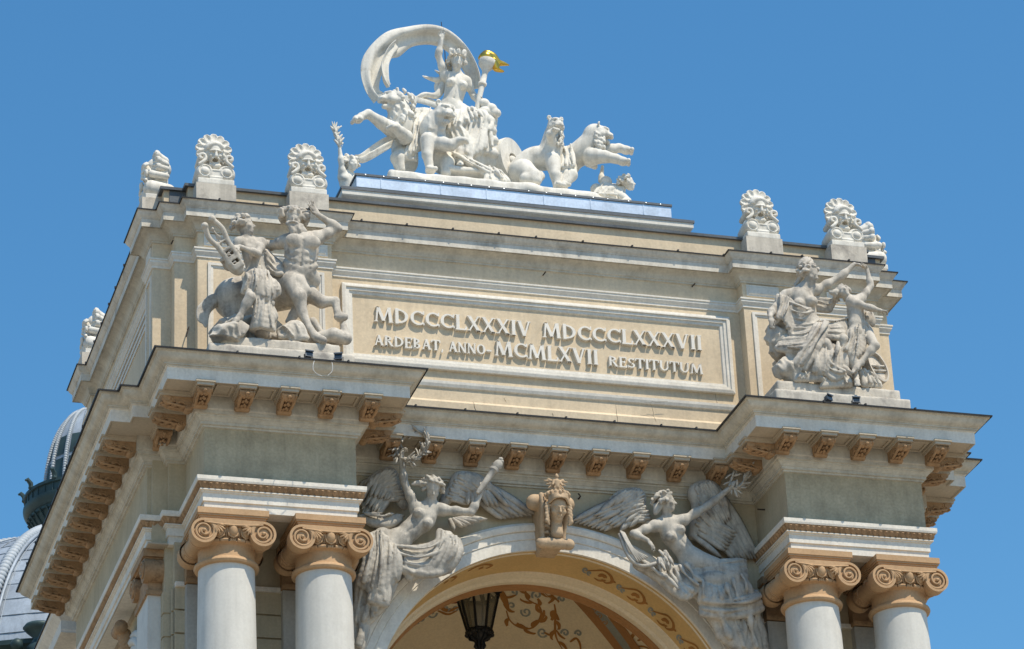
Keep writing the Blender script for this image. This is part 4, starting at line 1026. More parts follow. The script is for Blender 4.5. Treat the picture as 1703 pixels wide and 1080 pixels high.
# ---- youth
lo, hi = bounds([L(130, 110, -.6), L(540, 900, .2), L(200, 320, -.6)], .22); lo[1] = -.95; hi[1] = .45
c = Clay(lo, hi, .018)
HY = L(330, 165, -.22); nk = L(338, 240, -.18); che = L(375, 335, -.18); pel = L(405, 470, -.15)
sr, sl = L(440, 280, -.12), L(290, 275, -.25)
sy = 1.4
torso(c, pel, che, nk, sr, sl, L(440, 510, -.1), L(375, 505, -.2), (-.3, -1, .05), 1.22)
head(c, HY, (.93, -.35, .12), (-.08, 0, 1), .36); c.cap(nk, HY-V3(.02, 0, .1), .075, .07, .05)
arm(c, sr, L(415, 350, -.42), L(292, 300, -.55), sy); hand(c, L(292, 300, -.55), L(200, 318, -.6)-L(292, 300, -.55), (0, .7, -.6), .28, .35, .08, 1)
arm(c, sl, L(225, 440, -.25), L(175, 392, -.45), sy); hand(c, L(178, 395, -.45), L(200, 355, -.55)-L(178, 395, -.45), (.8, -.2, .2), .25, .7, .06, -1)
leg(c, L(375, 515, -.25), L(365, 640, -.52), L(292, 770, -.45), L(250, 815, -.5), sy)
leg(c, L(450, 520, -.15), L(490, 680, -.35), L(385, 860, -.22), L(375, 885, -.42), sy)
c.build('youth_body', 'stone', G)
c = Clay(HY-.42, HY+.42, .016); locks(c, HY, (.93, -.35, .12), (-.08, 0, 1), .36, 52, 9, .08, -.3, .24)
c.build('youth_hair', 'stone', G)
# drapery round the hips falling to the ground
lo, hi = bounds([L(300, 440, -.6), L(570, 910, .2)], .2); lo[1] = -.95; hi[1] = .4
c = Clay(lo, hi, .018)
c.drape([L(330, 490, -.42), L(400, 450, -.50), L(470, 470, -.40), L(510, 520, -.25)], [L(320, 590, -.42), L(400, 600, -.55), L(480, 640, -.55), L(555, 600, -.35)], 17, .034, .0, 1, .006, (0, -.06, 0))
c.drape([L(345, 520, -.45), L(340, 560, -.42)], [L(545, 560, -.42), L(550, 610, -.38)], 5, .036, .10, 2, .006, (0, -.1, 0), base=False)
c.drape([L(400, 560, -.5), L(450, 600, -.5), L(500, 640, -.4)], [L(370, 860, -.40), L(440, 890, -.48), L(525, 890, -.42)], 13, .036, .0, 3, .006, (.0, -.05, 0), mid=[L(400, 740, -.5), L(430, 740, -.52), L(470, 760, -.45)])
c.drape([L(440, 600, -.45), L(500, 660, -.4)], [L(500, 820, -.4), L(535, 760, -.35)], 8, .034, .06, 6, .006)
c.cap(L(425, 640, -.22), L(440, 860, -.18), .10, .15, .05); c.ell(L(420, 530, -.2), (.19, .17, .17), .05)
c.build('youth_drapery', 'stone', G)
# blowing cloak between the two
lo, hi = bounds([L(460, 320, .3), L(600, 500, 0)], .15); lo[1] = -.3; hi[1] = .5
c = Clay(lo, hi, .018); c.drape([L(470, 320, .05), L(480, 430, .05)], [L(590, 420, .0), L(575, 470, -.1)], 8, .03, .07, 3, .006); c.drape([L(480, 330, .2)]*2, [L(600, 440, .3), L(540, 490, .25)], 5, .04, .03, 3, .02)
c.build('cloak', 'stone', G)
# lyre
def lyre():
    a, b = L(120, 195, -.62), L(285, 430, -.52); d = unit(b-a); n = unit(V3(-.15, -1, -.1)-d*(V3(-.15, -1, -.1)@d)); w_ = np.cross(d, n); A = np.array([w_, d, n])
    lo, hi = bounds([L(50, 100, -.7), L(320, 470, -.4)], .2); lo[1] = -.95; hi[1] = -.1
    c = Clay(lo, hi, .014); ln = np.linalg.norm(b-a)
    for t, hw in ((.42, .115), (.6, .125), (.78, .14), (.95, .11)): c.box(a+d*ln*t, (hw, ln*.12, .045), .02, .03, A)
    c.ell(a+d*ln*.85+V3(0, .10, 0), (.14, .24, .14), .03, A)
    for t, q in ((.42, .055), (.64, .05), (.88, .035)): c.box(a+d*ln*t, (.06, q, .09), 0, .004, A, cut=True)
    for t, q in ((.64, .02), (.88, .016)): c.box(a+d*ln*t+w_*.02, (.028, q, .04), .004, .004, A)
    for sg, P in ((1, L(110, 118, -.68)), (-1, L(62, 164, -.68))):
        e = a+d*ln*.38+w_*.10*(1 if (np.array(P)-a)@w_ > 0 else -1); md = (e+np.array(P))/2+w_*.05*(1 if (np.array(P)-a)@w_ > 0 else -1)
        c.curve([a+d*ln*.6+(e-a-d*ln*.38), e, md, P], [.045, .045, .042, .045], .015); c.ell(P, (.062, .07, .062), .01)
    m1, m2 = L(110, 118, -.68), L(62, 164, -.68)
    c.cap(np.array(m1)*.72+(a+d*ln*.38)*.28+w_*.06, np.array(m2)*.72+(a+d*ln*.38)*.28-w_*.06, .026, .026, .01)
    for q in range(4): f = .2+.2*q; c.cap((np.array(m1)*.72+(a+d*ln*.38)*.28)*f+(np.array(m2)*.72+(a+d*ln*.38)*.28)*(1-f), a+d*ln*.40+w_*(.09-.06*q)*(1 if (np.array(m1)-a)@w_ > 0 else -1), .012, .012, 0)
    c.build('lyre', 'stonelt', G)
lyre()
# rock, cloth heap
lo, hi = bounds([L(70, 820, -.5), L(1040, 960, .6)], .22); lo[1] = -.75; hi[1] = 1.1
c = Clay(lo, hi, .022)
rock(c, [L(110, 950, -.42), L(200, 900, -.40), L(290, 850, -.3)], [.14, .20, .17]); rock(c, [L(160, 860, .1), L(330, 870, .2), L(500, 880, .3)], [.2, .26, .24]); rock(c, [L(560, 900, .1), L(800, 930, .1), L(960, 940, .1)], [.16, .13, .10])
c.rough(.02, 11, 5)
c.drape([L(560, 850, -.2), L(640, 800, -.25)], [L(640, 910, -.35), L(740, 900, -.38)], 8, .034, -.03, 4, .006, (0, -.05, .05)); c.drape([L(570, 890, -.3), L(560, 860, -.2)], [L(740, 895, -.4), L(720, 870, -.3)], 6, .034, .0, 8, .006)
c.drape([L(130, 850, -.2), L(180, 890, -.3)], [L(250, 790, -.2), L(290, 850, -.3)], 6, .034, 0, 4, .006)
c.build('rock_base', 'stonelt', G)
# ================================================================== right group : seated woman and dancing child
R_ = px(1265, 420, 4)
G = thing('dance_sculpture', 'grey stone seated woman holding hands with a dancing child, tambourine behind', 'sculpture', (11.3, .3, 2.6))
plinth('plinth_slab', G, [(10.12, 12.70, -.50, 1.28, 2.50, 2.88), (10.22, 12.58, -.36, 1.2, 2.88, 3.11)])
s = 1.6
lo, hi = bounds([R_(30, 30, 0), R_(730, 60, -.2), R_(640, 780, -.4), R_(60, 500, 0)], .2); lo[1] = -.95; hi[1] = .75
c = Clay(lo, hi, .018)
HC = R_(330, 155, -.12); pel, che, nk = R_(320, 520, .1), R_(280, 330, -.02), R_(290, 235, -.05)
sl, sr = R_(165, 290, .05), R_(365, 255, -.05)
torso(c, pel, che, nk, sr, sl, R_(390, 540, 0), R_(270, 540, .05), (.25, -1, .0), s*.95, female=True)
head(c, HC, unit((.6, -.8, -.42)), (.1, -.2, 1), .37); c.cap(nk, HC-V3(.03, -.02, .10), .085, .075, .05)
arm(c, sl, R_(75, 390, -.1), R_(62, 430, -.25), s*.95); hand(c, R_(64, 432, -.25), R_(80, 495, -.3)-R_(64, 432, -.25), (0, .6, -.3), .27, .3, .1, 1)
arm(c, sr, R_(530, 165, -.15), R_(622, 80, -.22), s*.95); hand(c, R_(622, 80, -.22), R_(700, 88, -.25)-R_(622, 80, -.22), (0, .1, -1), .27, .45, .1, -1)
leg(c, R_(400, 540, -.05), R_(545, 580, -.42), R_(540, 770, -.3), R_(600, 820, -.4), s); leg(c, R_(280, 560, 0), R_(430, 610, -.45), R_(520, 745, -.4), R_(590, 800, -.42), s)
c.build('woman_body', 'stone', G)
c = Clay(HC-.45, HC+.5, .016); locks(c, HC, unit((.6, -.8, -.3)), (.1, -.2, 1), .37, 46, 13, .08, -.2, .2)
c.ell(R_(305, 70, -.02), (.10, .10, .09), .01); c.ell(R_(298, 50, 0), (.07, .07, .06), .005)
for i in range(9): a = i*.7; c.curve([R_(300, 100, 0)+V3(.16*math.cos(a), .14*math.sin(a), 0), R_(303, 85, 0)+V3(.13*math.cos(a+.5), .12*math.sin(a+.5), .03), R_(305, 70, 0)+V3(.08*math.cos(a+1), .08*math.sin(a+1), .06)], .03, .004, 3)
c.curve([R_(270, 160, 0), R_(245, 200, .05), R_(225, 225, .05)], [.05, .04, .02], .01)
c.build('woman_hair', 'stone', G)
# drapery
lo, hi = bounds([R_(80, 280, 0), R_(620, 850, -.4)], .2); lo[1] = -1.0; hi[1] = .6
c = Clay(lo, hi, .018)
c.drape([R_(120, 280, -.12), R_(190, 300, -.22), R_(220, 330, -.25)], [R_(105, 450, -.15), R_(150, 420, -.25), R_(200, 520, -.25)], 5, .032, 0, 1)
c.drape([R_(185, 320, -.2), R_(205, 520, -.2)], [R_(330, 370, -.28), R_(390, 460, -.22)], 8, .034, .10, 2, bulge=(0, -.10, 0))
c.drape([R_(200, 540, -.2), R_(120, 620, -.2), R_(180, 640, -.3)], [R_(380, 480, -.25), R_(400, 560, -.38), R_(420, 620, -.45)], 8, .042, .10, 3, bulge=(0, -.12, 0))
c.drape([R_(390, 460, -.25), R_(340, 560, -.4)], [R_(590, 440, -.25), R_(560, 550, -.42)], 6, .036, .06, 4, bulge=(0, -.10, 0))
c.drape([R_(380, 470, -.42), R_(450, 480, -.46)], [R_(220, 740, -.42), R_(300, 760, -.5)], 6, .042, .0, 5, bulge=(0, -.1, 0))
c.drape([R_(330, 610, -.45), R_(420, 620, -.5), R_(560, 600, -.45)], [R_(330, 800, -.42), R_(400, 790, -.5), R_(560, 800, -.42)], 8, .042, .0, 6, bulge=(0, -.05, 0))
c.drape([R_(400, 660, -.45), R_(380, 740, -.45)], [R_(560, 800, -.5), R_(500, 830, -.5)], 5, .04, .06, 7)
c.drape([R_(200, 650, -.3), R_(340, 690, -.4)], [R_(190, 740, -.3), R_(340, 760, -.45)], 6, .045, .04, 8)
c.cap(R_(260, 600, -.05), R_(450, 600, -.12), .2, .2, .05); c.cap(R_(330, 600, -.1), R_(400, 780, -.15), .2, .25, .05)
c.drape([R_(370, 290, -.08), R_(380, 370, -.02)], [R_(500, 310, -.1), R_(470, 370, -.05)], 5, .03, .03, 9)
c.build('woman_drapery', 'stone', G)
# child
lo, hi = bounds([R_(540, 60, -.3), R_(850, 400, -.6), R_(640, 890, -.5)], .2); lo[1] = -1.05; hi[1] = .3
c = Clay(lo, hi, .018); s2 = 1.3
HK = R_(550, 268, -.30); nk, che, pel = R_(588, 310, -.32), R_(632, 385, -.34), R_(645, 480, -.34)
sa, sb = R_(600, 330, -.42), R_(668, 310, -.28)
torso(c, pel, che, nk, sb, sa, R_(690, 525, -.3), R_(630, 530, -.38), (.2, -1, .2), s2*.92)
head(c, HK, unit((-.25, -1, .35)), (-.45, .2, 1), .30); c.cap(nk, HK+V3(.04, .02, -.06), .06, .055, .04)
arm(c, sa, R_(715, 365, -.58), R_(800, 388, -.62), s2); hand(c, R_(800, 388, -.62), V3(1, -.1, -.1), (0, .3, -1), .22, .9, .05, 1)
arm(c, sb, R_(732, 225, -.25), R_(708, 112, -.25), s2); hand(c, R_(708, 112, -.25), R_(675, 80, -.25)-R_(708, 112, -.25), (-.3, -.2, -.6), .22, .6, .08, 1)
leg(c, R_(700, 530, -.32), R_(760, 622, -.52), R_(665, 735, -.48), R_(610, 800, -.56), s2); leg(c, R_(630, 540, -.34), R_(605, 680, -.45), R_(635, 830, -.42), R_(645, 880, -.56), s2)
c.build('child_body', 'stone', G)
c = Clay(HK-.4, HK+.4, .016); locks(c, HK, unit((-.25, -1, .35)), (-.45, .2, 1), .30, 44, 17, .085, -.3, .26); c.curve([HK+V3(-.12, 0, .0), HK+V3(-.2, .02, -.02), HK+V3(-.26, .03, .01)], [.05, .045, .02], .01)
c.build('child_hair', 'stone', G)
lo, hi = bounds([R_(560, 400, -.4), R_(760, 780, -.4)], .18); lo[1] = -.95; hi[1] = .1
c = Clay(lo, hi, .018)
c.drape([R_(590, 520, -.45), R_(640, 490, -.5), R_(700, 450, -.42)], [R_(560, 640, -.48), R_(620, 680, -.52), R_(680, 650, -.45)], 6, .034, 0, 1)
c.drape([R_(600, 600, -.45), R_(680, 600, -.42)], [R_(575, 740, -.44), R_(650, 760, -.42)], 5, .036, 0, 3)
c.drape([R_(690, 460, -.4), R_(720, 520, -.4)], [R_(735, 540, -.42), R_(700, 590, -.42)], 4, .032, .0, 2)
c.drape([R_(690, 400, -.42), R_(740, 395, -.42)], [R_(705, 440, -.42), R_(748, 470, -.4)], 4, .03, 0, 4)
c.ell(R_(640, 560, -.34), (.15, .12, .2), .04)
c.build('child_drapery', 'stone', G)
# tambourine
C0 = R_(768, 770, .05); n = unit((.45, -1, .25)); e1 = unit(np.cross(n, (0, 0, 1))); e2_ = np.cross(e1, n); m = MB(); K = 36
prof = [(.30, .07), (.34, .07), (.34, -.07), (.30, -.07), (.30, .0)]
V = [C0+(e1*math.cos(2*math.pi*j/K)*r*.72+e2_*math.sin(2*math.pi*j/K)*r)+n*z for r, z in prof for j in range(K)]; V.append(C0)
F = [(i*K+j, i*K+(j+1) % K, (i+1)*K+(j+1) % K, (i+1)*K+j) for i in range(4) for j in range(K)]+[(4*K+j, 4*K+(j+1) % K, 5*K) for j in range(K)]
F += [(j, (j+1) % K, 3*K+(j+1) % K, 3*K+j) for j in range(K)]
m.add(V, F); m.tube([C0-e1*.21+e2_*.08+n*.03, C0+e1*.21-e2_*.02+n*.03], .022, 6); m.tube([C0-e1*.21-e2_*.02+n*.03, C0+e1*.21-e2_*.14+n*.03], .02, 6); m.ball(C0+n*.04, .05)
m.ball(C0+e2_*.36, .045)
m.build('tambourine', 'stone', G, angle=40)
# rock seat
lo, hi = bounds([R_(70, 440, .2), R_(830, 880, -.4)], .2); lo[1] = -.8; hi[1] = 1.1
c = Clay(lo, hi, .022)
rock(c, [R_(130, 500, .2), R_(130, 590, .1), R_(170, 640, .1)], [.20, .23, .25]); rock(c, [R_(120, 760, -.2), R_(200, 790, -.25), R_(300, 810, -.2)], [.16, .20, .16]); rock(c, [R_(250, 700, .4), R_(450, 740, .45), R_(620, 800, .3)], [.4, .4, .25]); rock(c, [R_(640, 840, -.2), R_(780, 870, -.2)], [.14, .10])
c.rough(.02, 11, 6)
c.drape([R_(250, 760, -.38), R_(330, 800, -.45)], [R_(240, 835, -.42), R_(420, 835, -.45)], 5, .034, 0, 2); c.drape([R_(430, 830, -.4), R_(560, 800, -.45)], [R_(410, 880, -.42), R_(600, 870, -.45)], 5, .034, 0, 3); c.drape([R_(660, 780, -.35), R_(720, 800, -.2)], [R_(690, 870, -.4), R_(800, 880, -.3)], 5, .034, 0, 5)
c.build('rock_base', 'stonelt', G)
# ================================================================== winged figures over the arch
def wing(name, G, m_, hump, prim, sec, y, n=(0, -1, .1)):
    """hump: centre line of the thick shoulder of the wing (points, radii); prim, sec: lists of (base, tip) curves for long and short feathers"""
    m = MB(); pb, pt, npr, w0 = prim
    B = spline(pb, 8); T = spline(pt, 8); g = lambda P, t: P[int(t*(len(P)-1))]
    for i in range(npr): t = i/(npr-1); feather(m, g(B, t)+V3(0, .02*(i % 2), 0), g(T, t)+V3(0, .02*(i % 2), 0), n, w0, .035, .03)
    for pb, pt, ns, w1, dy in sec:
        B = spline(pb, 8); T = spline(pt, 8)
        for i in range(ns): t = i/(ns-1); feather(m, g(B, t)+V3(0, dy+.015*(i % 2), 0), g(T, t)+V3(0, dy+.015*(i % 2), 0), n, w1, .035, .05)
    m.build(name, m_, G, smooth=True)
    pts, rs = hump; lo, hi = bounds(pts, max(rs)+.1); c = Clay(lo, hi, .018); c.curve(pts, list(np.array(rs)*.85), .05); rn = random.Random(4)
    m = MB(); P = spline(pts, 7); R = np.interp(np.linspace(0, 1, len(P)), np.linspace(0, 1, len(rs)), rs); tip = np.mean([np.array(p) for p in prim[1]], 0); far = prim[0]
    for row, (off, ln, w1) in enumerate(((.9, .34, .06), (.35, .26, .05), (-.2, .20, .045))):
        for i in range(2, len(P)-1):
            d = unit(tip-P[i]); b = P[i]+V3(0, -R[i]*(.75+.12*row), 0)+d*R[i]*off*.6+V3(rn.uniform(-.02, .02), 0, rn.uniform(-.02, .02)); feather(m, b-d*.03, b+d*ln*rn.uniform(.85, 1.1)+V3(0, R[i]*.55, 0), n, w1, .03, .12)
    m.build('wing_coverts', m_, G, smooth=True)
    return c
A5 = px(560, 690, 2.769)
G = thing('winged_figure', 'grey stone winged woman with wreath held up high and torch, left of the keystone', 'sculpture', A5(330, 600, 1.4))
s = 1.5
lo, hi = bounds([A5(280, 140, .8), A5(720, 280, .9), A5(150, 640, 1.2)], .2); lo[1] = .35; hi[1] = 1.6
c = Clay(lo, hi, .018)
HC = A5(440, 345, .92); pel, che, nk = A5(285, 580, 1.15), A5(400, 480, 1.05), A5(430, 405, 1.0)
sl, sr = A5(360, 430, 1.05), A5(490, 440, 1.0)
torso(c, pel, che, nk, sr, sl, A5(250, 620, 1.1), A5(210, 560, 1.2), (.2, -1, -.25), s*.95, female=True)
head(c, HC, unit((-.05, -1, -.75)), (.05, 0, 1), .37); c.cap(nk, HC-V3(0, -.02, .12), .08, .07, .05)
arm(c, sl, A5(310, 310, .95), A5(296, 205, .85), s); hand(c, A5(296, 205, .85), A5(310, 130, .82)-A5(296, 205, .85), (.6, -.6, 0), .28, .75, .06, -1)
arm(c, sr, A5(620, 450, .85), A5(672, 345, .78), s); hand(c, A5(672, 345, .78), A5(712, 285, .75)-A5(672, 345, .78), (.2, .6, .5), .28, .85, .05, 1)
c.chain([pel, A5(200, 640, 1.1), A5(230, 760, 1.0)], [.2, .17, .12], .06)
c.build('woman_body', 'stonedk', G)
c = Clay(HC-.5, HC+.45, .016); locks(c, HC, unit((-.05, -1, -.6)), (.05, 0, 1), .37, 56, 23, .08, -.3, .22); c.curve([HC+V3(-.15, 0, .08), HC+V3(-.26, 0, .10), HC+V3(-.36, 0, .07)], [.06, .05, .02], .01)
c.build('woman_hair', 'stonedk', G)
# wings
c = wing('wing_feathers', G, 'stonedk', ([A5(310, 420, 1.3), A5(265, 330, 1.25), A5(245, 275, 1.22), A5(190, 290, 1.28), A5(140, 320, 1.33)], [.10, .12, .13, .11, .07]),
         ([A5(250, 300, 1.33), A5(160, 300, 1.38)], [A5(120, 470, 1.38), A5(104, 330, 1.44)], 8, .085),
         [([A5(265, 330, 1.3), A5(200, 310, 1.32)], [A5(190, 470, 1.3), A5(130, 420, 1.33)], 6, .07, -.03), ([A5(270, 320, 1.25), A5(190, 300, 1.26)], [A5(225, 400, 1.25), A5(150, 380, 1.28)], 6, .06, -.05)], 1.3)
c.build('wing_shoulder', 'stonedk', G)
c = wing('wing_feathers', G, 'stonedk', ([A5(490, 410, 1.3), A5(540, 340, 1.25), A5(570, 295, 1.2), A5(640, 300, 1.25), A5(700, 330, 1.3)], [.10, .13, .14, .12, .08]),
         ([A5(690, 320, 1.3), A5(640, 380, 1.32)], [A5(915, 460, 1.4), A5(760, 480, 1.4)], 9, .085),
         [([A5(560, 480, 1.3), A5(520, 480, 1.3)], [A5(690, 485, 1.3), A5(540, 535, 1.28)], 8, .06, -.03), ([A5(600, 330, 1.25), A5(700, 340, 1.27)], [A5(600, 420, 1.25), A5(790, 430, 1.32)], 7, .065, -.05)], 1.3)
c.build('wing_shoulder', 'stonedk', G)
# wreath and torch
def wreath(C, r, n, ax1, ax2, lf=.10, seed=3):
    m = MB(); rn = random.Random(seed); P = [C+r*(ax1*math.cos(a)+ax2*math.sin(a)) for a in np.linspace(0, 2*math.pi, 24)]; m.tube(P, .025, 6)
    for i in range(n):
        a = rn.uniform(0, 6.28); p = C+r*(ax1*math.cos(a)+ax2*math.sin(a)); d = unit(-ax1*math.sin(a)*1.2+ax2*math.cos(a)*1.2+V3(rn.gauss(0, .7), rn.gauss(0, .7), rn.gauss(0, .7))); feather(m, p, p+d*lf*rn.uniform(.7, 1.4), (rn.gauss(0, 1), -1, rn.gauss(0, 1)), .028, .012, .1)
    return m
wreath(A5(345, 145, .80), .27, 130, unit((.6, -.25, .1)), V3(.1, 0, 1), .15).build('wreath', 'stonedk', G, smooth=True)
m = MB(); a, b = A5(648, 362, .72), A5(748, 222, .72); d = b-a
m.tube([a, a+d*.1, a+d*.5, a+d*.72, a+d*.74, a+d*.8, a+d*.82, a+d*.9, a+d*1.0, a+d*1.1], [.03, .045, .055, .065, .085, .085, .065, .09, .075, .02], 12)
for i in range(6): m.ball(a+d*(.95+.03*i)+V3(.02*math.cos(i*2), .03*math.sin(i*2), 0), (.05, .05, .04), 7, 5)
m.build('torch', 'stonedk', G, angle=50)
# drapery
lo, hi = bounds([A5(70, 540, 1.2), A5(570, 520, 1.0), A5(70, 1080, 1.2)], .25); lo[1] = .55; hi[1] = 1.75
c = Clay(lo, hi, .02)
c.drape([A5(150, 560, 1.0), A5(200, 540, .95), A5(270, 600, .92)], [A5(110, 760, 1.0), A5(190, 800, .9), A5(280, 740, .9)], 8, .05, 0, 1, bulge=(0, -.1, 0))
c.drape([A5(270, 600, .95), A5(250, 680, .92)], [A5(520, 540, .95), A5(520, 700, .92)], 8, .05, .16, 2, bulge=(0, -.05, 0))
c.drape([A5(480, 530, .95), A5(560, 570, .92)], [A5(400, 720, .92), A5(520, 700, .9)], 6, .05, .0, 3, bulge=(.06, -.1, 0))
c.drape([A5(300, 660, .95), A5(420, 640, .95)], [A5(340, 740, .95), A5(480, 690, .95)], 6, .05, .05, 4)
c.drape([A5(110, 740, 1.1), A5(180, 790, 1.05), A5(270, 770, 1.0)], [A5(80, 960, 1.25), A5(150, 940, 1.2), A5(200, 890, 1.1)], 8, .05, 0, 5)
c.drape([A5(85, 900, 1.25), A5(150, 900, 1.2)], [A5(85, 1060, 1.3), A5(110, 1075, 1.28)], 4, .05, 0, 6); c.drape([A5(190, 680, .9), A5(240, 700, .88)], [A5(160, 840, .95), A5(230, 860, .95)], 4, .05, 0, 8)
c.drape([A5(110, 450, 1.3), A5(150, 480, 1.25)], [A5(320, 400, 1.2), A5(290, 470, 1.15)], 5, .05, .1, 7); c.ell(A5(170, 620, 1.25), (.25, .25, .25), .05); c.cap(A5(230, 640, 1.2), A5(180, 800, 1.25), .22, .2, .05); c.cap(A5(300, 665, 1.08), A5(470, 650, 1.08), .12, .17, .05)
c.build('drapery', 'stonedk', G)
# ---- right figure
B6 = px(860, 740, 3.177)
G = thing('winged_figure', 'grey stone winged woman stretching a laurel out to the right, right of the keystone', 'sculpture', B6(900, 640, 1.4))
s = 1.5
lo, hi = bounds([B6(520, 440, .9), B6(1200, 130, .8), B6(800, 220, .8), B6(1150, 760, .9)], .2); lo[1] = .3; hi[1] = 1.6
c = Clay(lo, hi, .018)
HC = B6(790, 305, .95); pel, che, nk = B6(915, 600, 1.1), B6(815, 470, 1.05), B6(790, 385, 1.05)
sl, sr = B6(725, 430, 1.0), B6(880, 400, 1.0)
torso(c, pel, che, nk, sr, sl, B6(960, 620, 1.05), B6(900, 660, 1.1), (-.25, -1, -.1), s*.92, female=True)
head(c, HC, unit((.92, -.4, .05)), (-.05, 0, 1), .36); c.cap(nk, HC-V3(.03, 0, .10), .08, .07, .05)
arm(c, sr, B6(1010, 320, .92), B6(1130, 225, .82), s); hand(c, B6(1130, 225, .82), B6(1170, 165, .8)-B6(1130, 225, .82), (.6, .3, .2), .27, .6, .06, 1)
arm(c, sl, B6(615, 470, .92), B6(690, 505, .8), s); hand(c, B6(690, 505, .8), B6(745, 570, .78)-B6(690, 505, .8), (0, .5, -.5), .27, .4, .08, 1)
c.chain([pel, B6(1130, 690, 1.0), B6(1150, 800, .95)], [.2, .19, .14], .06); c.ell(B6(1130, 700, .92), (.17, .15, .17), .04)
c.build('woman_body', 'stonedk', G)
c = Clay(HC-.45, HC+.45, .016); locks(c, HC, unit((.92, -.4, .05)), (-.05, 0, 1), .36, 55, 29, .08, -.4, .25); c.curve([HC+V3(-.12, 0, -.05), HC+V3(-.19, 0, -.14), HC+V3(-.22, .0, -.22)], [.07, .065, .04], .01)
c.build('woman_hair', 'stonedk', G)
c = wing('wing_feathers', G, 'stonedk', ([B6(700, 430, 1.3), B6(650, 330, 1.22), B6(640, 265, 1.18), B6(560, 265, 1.22), B6(500, 300, 1.28)], [.09, .11, .12, .10, .07]),
         ([B6(560, 280, 1.3), B6(560, 360, 1.3)], [B6(285, 405, 1.42), B6(460, 455, 1.4)], 9, .08),
         [([B6(600, 300, 1.28), B6(620, 380, 1.28)], [B6(400, 380, 1.36), B6(540, 460, 1.34)], 7, .07, -.04), ([B6(620, 290, 1.22), B6(650, 380, 1.22)], [B6(490, 350, 1.3), B6(590, 440, 1.3)], 6, .06, -.05)], 1.3)
c.build('wing_shoulder', 'stonedk', G)
c = wing('wing_feathers', G, 'stonedk', ([B6(930, 480, 1.3), B6(960, 330, 1.25), B6(940, 250, 1.2), B6(1010, 225, 1.2), B6(1070, 260, 1.25)], [.10, .14, .14, .14, .10]),
         ([B6(1090, 270, 1.3), B6(1000, 420, 1.3)], [B6(1275, 600, 1.4), B6(1150, 610, 1.4)], 10, .085),
         [([B6(1060, 260, 1.25), B6(960, 400, 1.25)], [B6(1120, 400, 1.3), B6(1040, 480, 1.3)], 8, .07, -.05), ([B6(1000, 400, 1.25), B6(930, 480, 1.25)], [B6(1160, 470, 1.32), B6(1080, 600, 1.32)], 8, .075, -.02)], 1.3)
c.build('wing_shoulder', 'stonedk', G)
wreath(B6(1178, 160, .74), .22, 95, unit((.12, -.1, .1)), unit((.1, 0, 1)), .15, 8).build('laurel', 'stonedk', G, smooth=True)
m = MB()
for i in range(6):
    t = i/5; m.tube(spline([B6(545+20*t, 455+10*t, .85), B6(590+25*t, 540+10*t, .75), B6(640+50*t, 620-25*t, .75)], 5), .018, 5)
m.tube(spline([B6(540, 470, .88), B6(590, 590, .8), B6(660, 640, .8), B6(760, 620, .85)], 5), .035, 6)
rn = random.Random(3)
for i in range(26):
    p = B6(rn.uniform(745, 800), rn.uniform(555, 620), .8); feather(m, p, p+V3(rn.uniform(-.02, .10), rn.uniform(-.06, .06), -rn.uniform(.10, .24)), (0, -1, 0), .032, .015, .1)
m.build('palm_branch', 'stonedk', G, smooth=True)
lo, hi = bounds([B6(560, 620, 1.0), B6(1310, 840, 1.1), B6(1300, 1085, 1.2)], .25); lo[1] = .5; hi[1] = 1.75
c = Clay(lo, hi, .02)
c.drape([B6(640, 620, .95), B6(760, 660, .95), B6(900, 640, .95)], [B6(760, 680, .92), B6(880, 790, .88), B6(980, 720, .88)], 6, .055, .03, 1)
c.drape([B6(990, 620, .95), B6(1010, 700, .9)], [B6(1200, 600, 1.05), B6(1210, 680, .95)], 6, .055, .05, 3, bulge=(0, -.1, 0))
c.drape([B6(970, 720, .88), B6(1070, 750, .83), B6(1190, 690, .86)], [B6(975, 810, .9), B6(1080, 840, .86), B6(1240, 790, .95)], 9, .05, .04, 4, bulge=(0, -.06, 0))
c.drape([B6(985, 880, .95), B6(985, 800, .92)], [B6(1295, 850, 1.0), B6(1265, 770, .98)], 6, .05, .14, 5, bulge=(0, -.12, 0))
c.drape([B6(1020, 880, 1.0), B6(1130, 920, .95), B6(1270, 880, 1.05)], [B6(1080, 1000, 1.1), B6(1180, 1060, 1.1), B6(1320, 1080, 1.2)], 8, .055, .0, 6)
c.cap(B6(950, 680, 1.15), B6(1150, 740, 1.15), .2, .26, .05); c.cap(B6(1040, 840, 1.2), B6(1230, 840, 1.25), .22, .22, .05); c.cap(B6(1100, 960, 1.25), B6(1270, 1010, 1.35), .16, .18, .05); c.cap(B6(1100, 760, 1.25), B6(1200, 950, 1.35), .26, .25, .05); c.cap(B6(760, 650, 1.2), B6(940, 700, 1.2), .12, .2, .05)
c.ell(B6(1045, 715, .98), (.30, .18, .17), .04)
c.build('drapery', 'stonedk', G)
# ================================================================== roof figures
T = px(540, 30, 3.7235); U = px(780, 160, 4.2575)
ZT = 8.085
